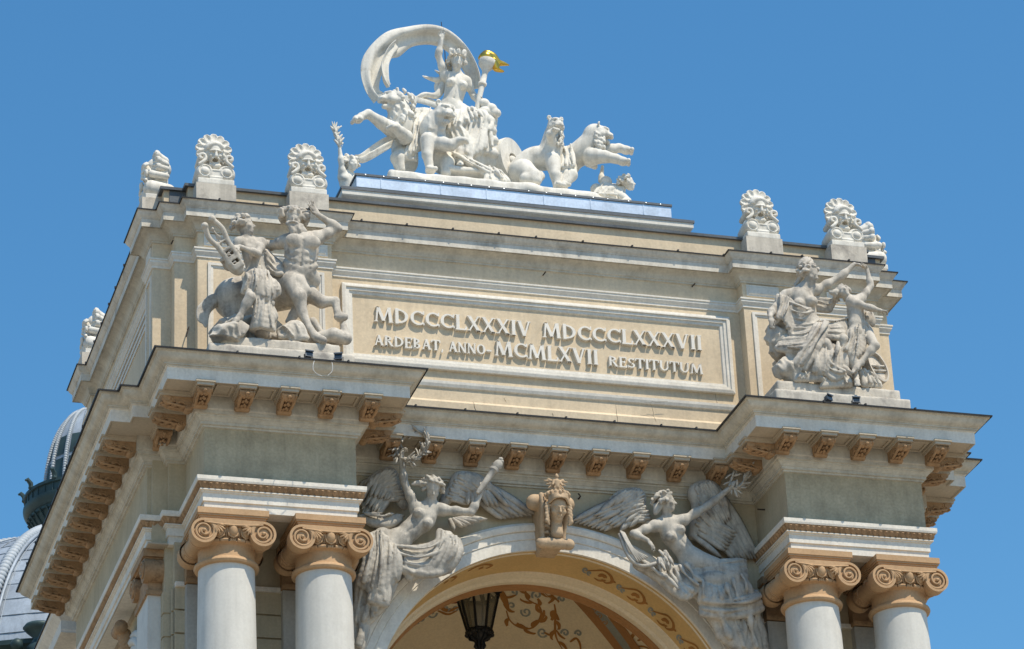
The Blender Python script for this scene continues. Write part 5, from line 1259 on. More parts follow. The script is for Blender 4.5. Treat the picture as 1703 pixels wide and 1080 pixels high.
# ---- goddess on her chariot
G = thing('goddess_sculpture', 'white goddess with raised arm, billowing scarf and gilded torch riding a chariot', 'sculpture', (5.3, 3.9, ZT))
s = 1.42
lo, hi = bounds([T(690, 50, 3.6), T(1000, 560, 3.4), T(640, 900, 3.1)], .25); lo[1] = 2.7; hi[1] = 4.6
c = Clay(lo, hi, .018)
HC = T(818, 278, 3.5); nk, che, pel = T(822, 350, 3.6), T(815, 420, 3.62), T(785, 545, 3.65)
sl, sr = T(748, 365, 3.65), T(878, 395, 3.6)
torso(c, pel, che, nk, sr, sl, T(840, 575, 3.55), T(740, 580, 3.6), (.12, -1, .05), s, female=True)
head(c, HC, unit((.05, -1, -.4)), (.08, 0, 1), .33); c.cap(nk, HC-V3(0, -.03, .10), .07, .065, .04)
arm(c, sl, T(703, 235, 3.55), T(722, 135, 3.45), s); hand(c, T(722, 135, 3.45), T(738, 60, 3.4)-T(722, 135, 3.45), (.2, -1, .2), .26, .25, .12, -1)
arm(c, sr, T(915, 470, 3.65), T(960, 540, 3.45), s); hand(c, T(958, 542, 3.42), T(985, 500, 3.38)-T(958, 542, 3.42), (-.6, -.2, .4), .24, .9, .05, 1)
leg(c, T(845, 590, 3.5), T(868, 660, 3.15), T(845, 860, 3.15), T(838, 905, 2.98), s*1.1); leg(c, T(760, 590, 3.55), T(745, 700, 3.25), T(760, 860, 3.2), T(770, 910, 3.05), s)
c.build('goddess_body', 'white', G)
c = Clay(HC-.4, HC+.5, .016); locks(c, HC, unit((.05, -1, -.05)), (.08, 0, 1), .33, 50, 31, .08, -.3, .22)
for i in range(9): a = rad(200+i*35); c.curve([HC+V3(.15*math.cos(a), .15*math.sin(a)-.02, .12), HC+V3(.17*math.cos(a), .17*math.sin(a)-.02, .19)], [.035, .025], .005)
for x in (-.13, .02, .14): c.ell(HC+V3(x, -.08, .22), (.045, .04, .055), .01)
c.build('goddess_hair', 'white', G)
lo, hi = bounds([T(560, 340, 3.8), T(760, 520, 3.7)], .15); lo[1] = 3.4; hi[1] = 4.2
c = Clay(lo, hi, .018)
for k, (P, R) in enumerate((([T(770, 310, 3.7), T(720, 380, 3.75), T(670, 380, 3.75), T(608, 362, 3.75)], [.08, .08, .06, .02]), ([T(770, 330, 3.7), T(730, 420, 3.75), T(690, 480, 3.75), T(620, 475, 3.75), T(560, 500, 3.75)], [.08, .10, .08, .06, .02]), ([T(750, 340, 3.75), T(700, 410, 3.8), T(690, 450, 3.8)], [.07, .07, .04]), ([T(720, 350, 3.75), T(690, 330, 3.75)], [.04, .03]))):
    for q in range(4): o = V3(.02*math.cos(q*2), .03*math.sin(q*2), .03*math.sin(q*1.7)); c.curve([p+o for p in P], [r*.6 for r in R], .006)
c.build('flowing_hair', 'white', G)
# scarf
m = MB()
C_ = [(335, 500), (292, 440), (288, 340), (330, 235), (420, 165), (530, 118), (640, 105), (730, 125), (815, 185), (880, 270), (925, 370), (935, 440)]
N_ = [(.10, .0, .10), (.13, .05, .02), (.20, .05, -.02), (.24, .05, -.04), (.15, .10, -.20), (.05, .12, -.16), (.0, .16, -.14), (-.05, .15, -.13), (-.08, .14, -.10), (-.10, .14, -.06), (-.10, .14, -.03), (-.08, .14, -.02)]
ribbon(m, [T(x, y, 3.85) for x, y in C_], [V3(*n) for n in N_], .03, 8, 1.6, .045, 2)
ribbon(m, [T(395, 425, 3.75), T(375, 380, 3.72), T(370, 290, 3.72), T(400, 215, 3.75), T(440, 170, 3.8)], [V3(.02, .02, .05), V3(.07, .05, 0), V3(.09, .05, 0), V3(.06, .08, -.06), V3(.03, .08, -.08)], .03, 8, 1.2, .03, 4)
ribbon(m, [T(330, 490, 3.85), T(420, 480, 3.8), T(500, 500, 3.8), T(600, 510, 3.8), T(700, 540, 3.75)], [V3(.05, .05, .08), V3(.0, .08, .06), V3(0, .08, .06), V3(0, .1, .10), V3(0, .1, .12)], .035, 8, 2, .03, 5)
m.build('scarf', 'white', G, angle=60)
# torch with gilded flame
m = MB(); a, b = T(940, 570, 3.38), T(1002, 300, 3.38); d = b-a
m.tube([a, a+d*.2, a+d*.22, a+d*.25, a+d*.55, a+d*.57, a+d*.61, a+d*.63, a+d*.86, a+d*.93, a+d*1.02, a+d*1.10, a+d*1.12], [.05, .05, .055, .05, .058, .085, .085, .06, .055, .09, .165, .18, .17], 16)
tr = m.build('torch', 'white', G, angle=50)
f0 = a+d*1.10; lo, hi = bounds([f0, T(1145, 290, 3.38), T(960, 205, 3.38)], .2); c = Clay(lo, hi, .014)
c.ell(T(1000, 248, 3.38), (.15, .14, .12), .03); c.curve([T(965, 250, 3.38), T(1000, 225, 3.36), T(1040, 240, 3.36), T(1070, 275, 3.36), T(1110, 285, 3.36), T(1142, 293, 3.36)], [.05, .08, .08, .07, .04, .012], .01)
c.curve([T(990, 260, 3.32), T(1040, 270, 3.32), T(1065, 320, 3.34), T(1100, 340, 3.36), T(1106, 350, 3.36)], [.06, .07, .06, .05, .012], .01); c.curve([T(1010, 300, 3.34), T(1012, 350, 3.36)], [.05, .015], .01)
for i in range(3): c.curve([T(980+i*14, 230, 3.30), T(1030+i*8, 250+i*6, 3.29), T(1080, 285+i*8, 3.32)], .018, .004)
c.build('gilded_flame', 'gold', G)
# skirt and chariot drapery
lo, hi = bounds([T(560, 490, 3.6), T(1075, 540, 3.5), T(1140, 1000, 3.0), T(560, 990, 3.0)], .15); lo[1] = 2.7; hi[1] = 4.6; lo[2] = ZT-.05
c = Clay(lo, hi, .02)
c.drape([T(720, 560, 3.4), T(840, 570, 3.3), T(960, 570, 3.35)], [T(700, 720, 3.2), T(850, 640, 3.0), T(1010, 620, 3.2)], 6, .05, 0, 1, bulge=(0, -.05, 0))
c.drape([T(800, 600, 3.2), T(790, 680, 3.15)], [T(1000, 600, 3.3), T(990, 660, 3.3)], 5, .034, .03, 2)
c.drape([T(740, 640, 3.25), T(820, 640, 3.05)], [T(790, 880, 3.05), T(900, 850, 3.0)], 5, .055, 0, 3, bulge=(.05, -.05, 0)); c.drape([T(900, 640, 3.1), T(1000, 640, 3.2)], [T(870, 850, 3.05), T(960, 800, 3.1)], 5, .05, 0, 4)
c.drape([T(950, 640, 3.3), T(1030, 640, 3.4)], [T(940, 820, 3.2), T(1050, 800, 3.35)], 5, .05, 0, 5); c.drape([T(1000, 560, 3.45), T(1060, 570, 3.45)], [T(1000, 700, 3.3), T(1040, 690, 3.4)], 4, .04, 0, 6)
for p in ((985, 530), (1030, 560), (1055, 590), (990, 580), (1020, 640), (1040, 760), (1030, 700), (1040, 840), (970, 810)): c.ell(T(p[0], p[1], 3.38), (.12, .10, .10), .02)
c.cap(T(840, 650, 3.75), T(850, 900, 3.7), .36, .46, .05); c.cap(T(990, 600, 3.7), T(1010, 900, 3.6), .18, .22, .04)
c.drape([T(780, 840, 3.05), T(880, 860, 3.0)], [T(1000, 960, 2.95), T(1130, 1000, 2.9)], 6, .036, 0, 7); c.drape([T(560, 560, 3.6), T(640, 560, 3.6), T(700, 590, 3.5)], [T(520, 680, 3.4), T(600, 700, 3.3), T(650, 640, 3.4)], 6, .036, 0, 8)
c.drape([T(1000, 920, 3.0), T(1060, 940, 3.0)], [T(1000, 1000, 2.85), T(1140, 1000, 2.85)], 5, .036, 0, 9)
c.build('goddess_drapery', 'white', G)
c = Clay((3.75, 2.55, ZT-.04), (9.2, 5.4, ZT+.62), .03)
c.box((5.4, 3.9, ZT+.08), (1.35, 1.22, .17), .05, .08); c.box((7.0, 3.9, ZT+.06), (1.2, 1.2, .15), .08, .08); c.box((8.2, 3.9, ZT+.02), (.75, 1.2, .09), .1, .06)
for (x, y, r, z) in ((4.3, 3.2, .35, .1), (4.7, 3.0, .4, .16), (5.2, 3.1, .45, .18), (6.3, 3.1, .5, .2), (6.8, 2.95, .3, .22), (7.4, 3.1, .45, .2), (7.9, 3.0, .3, .16), (8.4, 3.1, .3, .10)): c.ell((x, y, ZT+z*.5), (r, .36, z), .06)
c.box(T(880, 930, 3.15), (.45, .2, .18), .02, .02)
c.rough(.02, 8, 4); c.build('chariot_base', 'white', G)
m = MB(); W0 = T(1128, 900, 3.75); K = 40
V = []; prof = [(.16, -.16), (.30, -.16), (.47, -.16), (.48, -.12), (.48, .16), (.16, .16)]
e1 = unit((.75, .66, 0)); ax = unit((.66, -.75, 0))
V = [W0+(e1*math.cos(2*math.pi*j/K)+V3(0, 0, 1)*math.sin(2*math.pi*j/K))*r-ax*z for r, z in prof for j in range(K)]
m.add(V, [(i*K+j, i*K+(j+1) % K, ((i+1) % 6)*K+(j+1) % K, ((i+1) % 6)*K+j) for i in range(6) for j in range(K)])
for q in range(8):
    a = math.pi*q/4; m.tube([W0, W0+(e1*math.cos(a)+V3(0, 0, 1)*math.sin(a))*.3], .04, 6)
m.ball(W0+ax*.1, .12)
m.build('chariot_wheel', 'white', G, angle=40)
# ---- panthers
def cat_head(c, C, fwd, up, s, roar=True):
    f = unit(fwd); u = np.array(up, float); u = unit(u-f*(u@f)); r = np.cross(f, u); A = np.array([r, f, u]); P = lambda x, y, z: C+s*(r*x+f*y+u*z)
    c.ell(C, (.34*s, .40*s, .33*s), .03, A); c.ell(P(0, .34, -.06), (.19*s, .22*s, .15*s), .06*s, A); c.ell(P(0, .50, -.01), (.075*s, .06*s, .05*s), .03*s, A)
    for x in (-1, 1):
        c.ell(P(.10*x, .46, -.10), (.11*s, .12*s, .09*s), .02*s, A); c.ell(P(.17*x, .27, .12), (.07*s, .07*s, .05*s), .01*s, A, cut=True); c.ell(P(.165*x, .23, .115), (.05*s,)*3, .01*s)
        c.cap(P(.07*x, .32, .20), P(.24*x, .18, .20), .05*s, .05*s, .03*s)
        c.ell(P(.28*x, -.08, .30), (.11*s, .06*s, .13*s), .02*s, A); c.ell(P(.28*x, -.02, .31), (.065*s, .05*s, .085*s), .01*s, A, cut=True); c.ell(P(.26*x, .1, -.12), (.12*s, .16*s, .14*s), .06*s, A)
    if roar:
        c.cap(P(0, .12, -.30), P(0, .38, -.36), .15*s, .10*s, .04*s); c.ell(P(0, .42, -.23), (.12*s, .20*s, .075*s), .01*s, A, cut=True)
        for x in (-1, 1): c.cap(P(.08*x, .50, -.17), P(.08*x, .50, -.25), .03*s, .008*s, .005)
        c.ell(P(0, .34, -.29), (.07*s, .13*s, .025*s), .005, A)
    else: c.ell(P(0, .36, -.20), (.13*s, .14*s, .08*s), .03*s, A); c.cap(P(-.12, .50, -.155), P(.12, .50, -.155), .015*s, .015*s, .005, cut=True)
    return P
def paw(c, p, d, s):
    d = unit(d); sd = unit(np.cross(d, (0, 0, 1))); p = np.array(p, float); c.ell(p, (.11*s, .11*s, .085*s), .03)
    for i in range(4): c.ell(p+d*.10*s+sd*(i-1.5)*.055*s, (.045*s, .045*s, .05*s), .006)
def panther(name, label, base, build):
    G = thing(name, label, 'sculpture', base, 'white panthers of the chariot'); build(G); return G
def p_left(G):
    lo, hi = bounds([T(180, 580, 3.2), T(340, 450, 3.2), T(560, 960, 3.6)], .2); lo[1] = 2.75; hi[1] = 4.2; lo[2] = ZT-.02
    c = Clay(lo, hi, .018)
    c.curve([T(500, 900, 3.6), T(490, 760, 3.45), T(475, 660, 3.35), T(460, 560, 3.3)], [.24, .23, .24, .20], .05)
    cat_head(c, T(415, 510, 3.25), (-1, -.35, -.05), (-.1, 0, 1), .52)
    rn = random.Random(2)
    for i in range(90): a, h = rn.uniform(0, 6.28), rn.uniform(470, 660); b = T(470+.0*h, h, 3.32); R = .24; p = b+V3(R*math.cos(a), R*math.sin(a), 0); c.curve([p, p+V3(.03, -.02, -.06), p+V3(.0, 0, -.12)], [.03, .035, .01], .004, 3)
    c.chain([T(430, 700, 3.2), T(350, 650, 3.05), T(270, 595, 2.95), T(225, 612, 2.92)], [.17, .12, .085, .08], .04); paw(c, T(205, 628, 2.9), (-1, -.2, -.6), .95)
    c.chain([T(500, 740, 3.1), T(470, 710, 2.95), T(440, 685, 2.9)], [.15, .11, .09], .04); paw(c, T(432, 680, 2.88), (-1, -.6, -.2), .95)
    c.chain([T(480, 860, 3.4), T(450, 870, 3.2), T(470, 940, 3.2)], [.22, .13, .09], .04)
    c.build('panther_body', 'white', G)
    m = MB(); ribbon(m, [T(425, 760, 3.2), T(370, 780, 3.2), T(300, 820, 3.2), T(230, 865, 3.2), T(185, 868, 3.2)], [V3(.05, .05, .16), V3(.05, .05, .2), V3(.05, .05, .2), V3(.02, .05, .12), V3(0, .02, .02)], .04, 8, 2, .03, 1); m.build('panther_cloth', 'white', G, angle=60)
    lo, hi = bounds([T(500, 640, 3.2), T(610, 860, 3.2)], .12); lo[1] = 2.8; hi[1] = 3.8; c = Clay(lo, hi, .018)
    c.drape([T(540, 660, 3.2), T(600, 650, 3.2)], [T(510, 840, 3.1), T(590, 800, 3.1)], 4, .036, 0, 2); c.drape([T(500, 800, 3.2), T(560, 800, 3.2)], [T(480, 930, 3.1), T(560, 950, 3.1)], 4, .036, 0, 4); c.build('panther_cloth', 'white', G)
panther('panther_sculpture', 'white maned panther rearing to the left with one foreleg stretched far out', T(480, 950, 3.4), p_left)
def p_mid(G):
    lo, hi = bounds([T(600, 550, 3.0), T(870, 760, 2.9), T(640, 950, 3.0), T(790, 970, 3.0)], .18); lo[1] = 2.6; hi[1] = 3.9; lo[2] = ZT-.02
    c = Clay(lo, hi, .018)
    c.curve([T(730, 900, 3.4), T(690, 800, 3.2), T(665, 700, 3.1), T(700, 620, 3.0)], [.22, .22, .235, .18], .05); cat_head(c, T(738, 590, 2.90), (.35, -1, -.40), (.1, 0, 1), .55)
    rn = random.Random(5)
    for i in range(40): p = T(690+rn.uniform(-50, 40), 640+rn.uniform(-30, 40), 2.92); c.curve([p, p+V3(.02, -.03, -.06), p+V3(0, 0, -.11)], [.03, .035, .01], .004, 3)
    c.chain([T(640, 760, 3.0), T(635, 850, 2.95), T(650, 925, 2.95)], [.16, .10, .08], .04); paw(c, T(655, 945, 2.92), (0, -1, 0), .95)
    c.chain([T(720, 780, 2.95), T(780, 790, 2.8), T(820, 765, 2.75)], [.16, .11, .09], .04); paw(c, T(845, 762, 2.72), (1, -.6, -.1), .95)
    c.chain([T(740, 860, 3.3), T(760, 900, 3.1), T(750, 960, 3.05)], [.22, .14, .10], .04)
    c.build('panther_body', 'white', G)
panther('panther_sculpture', 'white snarling panther lunging forward below the goddess, one paw raised', T(700, 950, 3.2), p_mid)
def p_sit(G):
    lo, hi = bounds([U(300, 560, 3.4), U(680, 150, 3.0), U(690, 650, 2.9)], .2); lo[1] = 2.65; hi[1] = 4.1; lo[2] = ZT-.02
    c = Clay(lo, hi, .018)
    c.curve([U(360, 540, 3.5), U(450, 450, 3.4), U(560, 430, 3.25), U(590, 330, 3.15), U(605, 250, 3.1)], [.25, .22, .23, .19, .16], .05); cat_head(c, U(612, 205, 3.0), (.08, -1, -.30), (0, 0, 1), .45, False)
    c.chain([U(590, 460, 3.1), U(610, 560, 2.95), U(620, 620, 2.95)], [.17, .10, .08], .04); paw(c, U(632, 640, 2.92), (.3, -1, 0), .95)
    c.chain([U(680, 490, 3.2), U(690, 560, 3.1), U(670, 620, 3.05)], [.15, .09, .08], .04); paw(c, U(672, 635, 3.0), (.3, -1, 0), .85)
    c.chain([U(590, 330, 3.0), U(575, 270, 2.85), U(600, 250, 2.82)], [.10, .08, .07], .03); paw(c, U(602, 247, 2.8), (.3, -1, 0), .7)
    c.chain([U(380, 540, 3.2), U(450, 580, 3.0), U(400, 590, 2.95), U(480, 600, 2.9)], [.26, .18, .11, .09], .05); c.curve([U(505, 540, 3.1), U(520, 570, 3.05), U(505, 600, 3.05)], [.04, .05, .03], .01)
    c.build('panther_body', 'white', G)
    m = MB(); rn = random.Random(1)
    for i in range(12): p = U(640+rn.uniform(-15, 25), 240+i*8, 2.95); feather(m, p, p+V3(rn.uniform(-.08, .08), -.03, -.12), (0, -1, 0), .035, .02, .1)
    m.build('leaf_collar', 'white', G, smooth=True)
panther('panther_sculpture', 'white seated panther facing forward with one paw lifted to its chin', U(560, 600, 3.2), p_sit)
def p_leap(G):
    lo, hi = bounds([U(650, 620, 3.3), U(1140, 370, 2.9), U(900, 180, 3.1)], .2); lo[1] = 2.6; hi[1] = 4.1; lo[2] = ZT-.02
    c = Clay(lo, hi, .018)
    c.curve([U(680, 540, 3.5), U(740, 440, 3.4), U(830, 380, 3.3), U(880, 320, 3.2), U(890, 270, 3.15)], [.19, .21, .25, .22, .20], .05); cat_head(c, U(930, 265, 3.05), (1, -.45, -.25), (-.1, 0, 1), .46)
    rn = random.Random(9)
    for i in range(60): p = U(925+rn.uniform(-40, 30), 290+rn.uniform(-40, 60), 2.98+rn.uniform(-.05, .1)); c.curve([p, p+V3(.0, -.03, -.06), p+V3(.03, 0, -.11)], [.025, .03, .01], .004, 3)
    c.chain([U(870, 430, 3.05), U(960, 430, 2.9), U(1040, 445, 2.85), U(1085, 460, 2.85)], [.18, .12, .09, .085], .04); paw(c, U(1095, 465, 2.83), (1, -.3, -.2), .95)
    c.chain([U(940, 400, 3.2), U(1010, 380, 3.1), U(1060, 368, 3.08), U(1105, 380, 3.05)], [.14, .11, .085, .085], .04); paw(c, U(1118, 385, 3.03), (1, -.2, -.2), .95)
    c.chain([U(690, 520, 3.3), U(720, 560, 3.15), U(690, 610, 3.1)], [.22, .13, .09], .04); c.chain([U(860, 470, 3.2), U(890, 500, 3.2)], [.12, .06], .04)
    c.build('panther_body', 'white', G)
    lo, hi = bounds([U(640, 340, 3.2), U(770, 620, 3.0)], .12); lo[1] = 2.75; hi[1] = 3.7; c = Clay(lo, hi, .018)
    c.drape([U(650, 370, 3.15), U(720, 350, 3.1)], [U(670, 490, 3.0), U(740, 480, 3.0)], 4, .034, 0, 2); c.drape([U(640, 490, 3.1), U(720, 480, 3.05)], [U(600, 620, 3.0), U(680, 610, 3.0)], 5, .034, 0, 4); c.build('panther_cloth', 'white', G)
panther('panther_sculpture', 'white panther leaping to the right with both forelegs stretched out', U(720, 600, 3.2), p_leap)
# ---- two half-hidden attendants
def attendant(label, build, base):
    G = thing('attendant_sculpture', label, 'sculpture', base); build(G)
def a_left(G):
    lo, hi = bounds([T(40, 660, 3.0), T(220, 860, 3.0), T(130, 1080, 3.0)], .2); lo[1] = 2.6; hi[1] = 3.6; lo[2] = 7.2
    c = Clay(lo, hi, .016); C = T(168, 905, 3.0); s = 1.2
    torso(c, T(150, 1140, 3.15), T(140, 1010, 3.1), T(150, 960, 3.08), T(180, 985, 3.1), T(112, 980, 3.05), T(180, 1180, 3.15), T(120, 1180, 3.15), (.3, -1, 0), s*.9); head(c, C, (.5, -1, -.2), (0, 0, 1), .30)
    arm(c, T(108, 985, 3.05), T(104, 900, 2.95), T(92, 810, 2.9), s); hand(c, T(92, 810, 2.9), V3(-.1, 0, 1), (.6, -.4, 0), .2, .8, .05, 1); c.build('attendant_body', 'white', G)
    c = Clay(C-.35, C+.35, .016); locks(c, C, (.5, -1, -.1), (0, 0, 1), .30, 46, 41, .09, -.4, .24); c.build('attendant_hair', 'white', G)
    m = MB(); rn = random.Random(6); a, b = T(92, 800, 2.88), T(62, 700, 2.88)
    m.tube([a, b], .03, 6)
    for i in range(46): t = rn.random(); p = a*(1-t)+b*t; feather(m, p, p+unit(V3(rn.gauss(0, .5)-.1, rn.gauss(0, .5), 1+rn.random()))*rn.uniform(.10, .2), (rn.gauss(0, 1), -1, 0), .03, .015, .1)
    for x in (-1, 0, 1): feather(m, b, b+V3(.05*x, 0, .2), (0, -1, 0), .02, .012)
    m.build('laurel_bunch', 'white', G, smooth=True)
attendant('white curly-haired attendant holding up a laurel bunch at the left roof edge', a_left, T(140, 1000, 3.1))
def a_right(G):
    lo, hi = bounds([U(880, 480, 3.2), U(1180, 730, 3.0)], .2); lo[1] = 2.6; hi[1] = 3.8
    c = Clay(lo, hi, .016); C = U(1125, 620, 3.0); s = 1.15
    torso(c, U(940, 690, 3.2), U(1040, 690, 3.1), U(1080, 660, 3.05), U(1030, 640, 3.2), U(1085, 720, 3.0), U(900, 660, 3.2), U(900, 720, 3.1), (0, -1, .4), s*.9); head(c, C, (.9, -.3, .1), (-.3, 0, 1), .30)
    arm(c, U(1010, 650, 3.2), U(935, 600, 3.25), U(945, 500, 3.25), s); arm(c, U(1085, 715, 3.0), U(1130, 740, 2.9), U(1060, 745, 2.85), s); c.build('attendant_body', 'white', G)
    c = Clay(C-.35, C+.35, .016); locks(c, C, (.9, -.3, .1), (-.3, 0, 1), .30, 40, 43, .09, -.4, .26); c.build('attendant_hair', 'white', G)
    lo, hi = bounds([U(890, 590, 3.1), U(1060, 720, 3.0)], .15); c = Clay(lo, hi, .016); c.drape([U(900, 680, 3.0), U(960, 700, 2.95)], [U(980, 610, 3.1), U(1050, 640, 3.0)], 4, .034, -.06, 3); c.ell(U(970, 610, 3.15), (.12, .12, .12), .02); c.drape([U(900, 710, 3.0), U(920, 660, 3.05)], [U(1040, 715, 2.95), U(1050, 660, 3.0)], 4, .034, -.04, 4); c.build('attendant_drapery', 'white', G)
attendant('white attendant reclining at the right roof edge with hair pinned up', a_right, U(1020, 710, 3.1))
m = MB(); p = at(741, 112, 4.3); m.tube([p, p+V3(0, 0, -1.4)], .02, 6); m.tube([p, p+V3(0, 0, .35)], .010, 5); m.tube([at(734, 44, 4.3)+V3(0, 0, .1), p+V3(0, 0, .3)], .008, 5)
o = m.build('lightning_rod', 'rod'); o['label'] = 'thin dark lightning rod standing behind the goddess'; o['category'] = 'lightning rod'
# ---- masks
def mask_meshes():
    c = Clay((-.46, -.42, -.02), (.46, .42, 1.2), .0125)
    for x in (-1, 1):
        c.cap((.20*x, -.14, .26), (.20*x, .16, .23), .165, .15, .02)
        c.ell((.20*x, -.31, .26), (.125, .10, .125), .0, cut=True)
        c.ell((.20*x, -.22, .26), (.085, .07, .085), .004)
        c.curve([(x*.30, -.25, .38), (x*.24, -.25, .43), (x*.185, -.24, .50), (x*.21, -.24, .585), (x*.285, -.24, .575), (x*.29, -.24, .51), (x*.245, -.24, .515)], [.030, .032, .030, .030, .030, .026, .02], .006, 4)
        c.cap((x*.255, -.14, .545), (x*.26, .13, .52), .07, .055, .01)
    c.box((0, -.06, .20), (.13, .18, .075), .02); c.cap((-.10, -.23, .14), (.10, -.23, .14), .028, .028, .01); c.cap((-.10, -.235, .285), (.10, -.235, .285), .022, .022, .01)
    c.box((0, -.02, .055), (.33, .24, .055), .01, .01); c.box((0, .05, .5), (.2, .12, .25), .03)
    base = c.build('scroll_base', 'white', None, loc=True)
    c = Clay((-.42, -.35, .5), (.42, .3, 1.2), .0125); c.cap((0, 0, .80), (0, .08, .79), .20, .18, .02)
    for i in range(9):
        a = rad(-20+27.5*i); d = V3(math.cos(a), 0, math.sin(a)); sd = V3(-math.sin(a), 0, math.cos(a)); o = V3(0, -.03, .80)
        c.cap(o+d*.10, o+d*.265, .035, .074, .003); c.cap(o+d*.26, o+d*.19+V3(0, .17, -.02), .06, .055, .006); c.ell(o+d*.255+V3(0, -.06, 0), (.05, .045, .10), .003, np.array([sd, V3(0, 1, 0), d]), cut=True)
    fan = c.build('shell_fan', 'white', None, loc=True)
    c = Clay((-.3, -.5, .2), (.3, .1, 1.02), .0115); F_ = unit((0, -1, -.42)); U_ = unit(V3(0, 0, 1)-F_*F_[2]); A = np.array([V3(1, 0, 0), F_, U_]); O = V3(0, -.12, .66)
    Q = lambda x, y, z: O+V3(x, 0, 0)+F_*y+U_*z
    c.ell(Q(0, 0, .02), (.135, .13, .19), .02, A); c.ell(Q(0, .03, -.10), (.105, .11, .12), .04, A)
    for x in (-1, 1):
        c.ell(Q(.055*x, .145, .035), (.042, .055, .028), .004, A, cut=True); c.ell(Q(.055*x, .095, .033), (.026, .024, .016), .003, A)
        c.cap(Q(.018*x, .135, .075), Q(.11*x, .10, .062), .022, .016, .006); c.ell(Q(.078*x, .10, -.02), (.038, .04, .032), .02, A)
        c.curve([Q(.012*x, .155, -.062), Q(.06*x, .135, -.078), Q(.085*x, .10, -.14)], [.015, .020, .010], .004); c.ell(Q(.14*x, .02, .01), (.025, .03, .05), .01, A)
    c.cap(Q(0, .13, .07), Q(0, .175, -.03), .018, .032, .012); c.ell(Q(0, .15, -.035), (.042, .03, .02), .01, A)
    c.ell(Q(0, .13, -.105), (.052, .10, .042), .004, A, cut=True); c.ell(Q(0, .115, -.155), (.05, .03, .018), .008, A)
    rn = random.Random(3)
    for i in range(22): x = rn.uniform(-.08, .08); p = Q(x, .10-abs(x)*.4, -.165+rn.uniform(-.02, .01)); c.curve([p, p+V3(.02*rn.uniform(-1, 1), -.03, -.05), p+V3(rn.uniform(-.03, .03)-x*.3, .01, -.09-.04*rn.random())], [.022, .026, .010], .004, 3)
    for i in range(13): a = rad(12*i+18); c.curve([Q(.12*math.cos(a), .07, .08+.09*math.sin(a)), Q(.155*math.cos(a+.08), .06, .09+.12*math.sin(a+.08)), Q(.185*math.cos(a), .0, .09+.15*math.sin(a))], [.016, .024, .012], .004)
    for x in (-1, 1):
        for q in range(3): c.curve([Q(.13*x, .02, .03-.07*q), Q(.165*x, .02, -.01-.07*q), Q(.14*x, .02, -.06-.07*q)], [.02, .026, .010], .004)
    c.ell(Q(0, .06, .20), (.03, .03, .03), .004)
    return base, fan, c.build('bearded_face', 'white', None, loc=True)
MBASE, MFAN, MFACE = mask_meshes()
def mask(x, y, ang, label):
    G = thing('roof_mask', label, 'mask ornament', (x, y, 6.75), 'white theatre masks along the roof edge')
    for me, n in ((MBASE, 'scroll_base'), (MFAN, 'shell_fan'), (MFACE, 'bearded_face')): o = put(me, n, G, (x, y, 6.75))
    G.rotation_euler = (0, 0, ang)
mask(PEDS[0], 1.36, 0, 'white bearded mask above the lyre-playing youth, leftmost of those facing front'); mask(PEDS[1], 1.36, 0, 'white bearded mask above the centaur, beside the attendant with laurel')
mask(PEDS[2], 1.36, 0, 'white bearded mask above the bun of the seated woman'); mask(PEDS[3], 1.36, 0, 'white bearded mask above the dancing child, rightmost of those facing front')
mask(-.42, 2.2, -H, 'white mask in profile at the front left roof corner'); mask(-.42, 8.75, -H, 'small white mask in profile far back on the left roof edge'); mask(XM+.42, 2.2, H, 'white mask seen from behind at the right roof corner')
# ================================================================== keystone, lantern, floodlights, dome
B6 = px(860, 740, 3.177)
lo, hi = bounds([B6(80, 250, 1.0), B6(295, 555, 1.0)], .12); lo[1] = .55; hi[1] = 1.7
c = Clay(lo, hi, .014)
xc = (B6(100, 400, 1.0)[0]+B6(285, 400, 1.0)[0])/2; zt, zb = B6(200, 265, 1.0)[2], B6(200, 520, .95)[2]
FY = lambda t: .93+.16*t-.05*math.sin(t*6.0)
HW = lambda t: .262-.06*t
for i in range(17):
    t = i/16; z = zt-.06+(zb-zt+.1)*t; c.box((xc, (FY(t)+1.6)/2, z), (HW(t)*.86, (1.6-FY(t))/2, .06), .03, .01)
for sg in (-1, 1):
    c.chain([(xc+sg*HW(t)*.9, FY(t)-.035, zt-.06+(zb-zt+.1)*t) for t in np.linspace(0, 1, 17)], .042, .006)
    c.cap((xc+sg*.20, 1.14, zt-.11), (xc+sg*.295, 1.14, zt-.11), .145, .145, .01)
    for k in range(30): a = -1.2+k*.42; r = .13*(1-k/33); c.ell((xc+sg*.305, 1.14+r*math.cos(a), zt-.11+r*math.sin(a)), (.026, .02, .02), .006)
    for q in range(4):
        z = zb+.10+.11*q; c.curve([(xc+sg*.03, FY(.9-.12*q)-.01, z-.03), (xc+sg*(.09+.01*q), FY(.9-.12*q)-.05, z+.03), (xc+sg*(.15+.012*q), FY(.9-.12*q)-.015, z+.01)], [.03, .036, .014], .006)
        c.ell((xc+sg*.11, FY(.9-.12*q)-.02, z-.035), (.022, .05, .018), 0, cut=True)
c.chain([(xc, FY(.9)-.02, zb+.06), (xc, FY(.5)-.03, zb+.42)], [.03, .04], .01)
c.cap((xc-.235, .97, zb), (xc+.235, .97, zb), .085, .085, .01)
for x in (-.235, -.12, -.05, .05, .12, .235): c.cap((xc+x-.012, .97, zb), (xc+x+.012, .97, zb), .10, .10, .004)
KS = put(bpy.data.meshes.new('keystone'), 'keystone', BLD, (xc, YC, zb)); me = c.build('keystone', 'keyst', KS, loc=True); me.transform(Matrix.Translation(-Vector(WL[KS]))); KS.data = me
C = B6(213, 338, .84); lo, hi = bounds([C], .5); lo[2] -= .2; c = Clay(lo, hi, .0125)
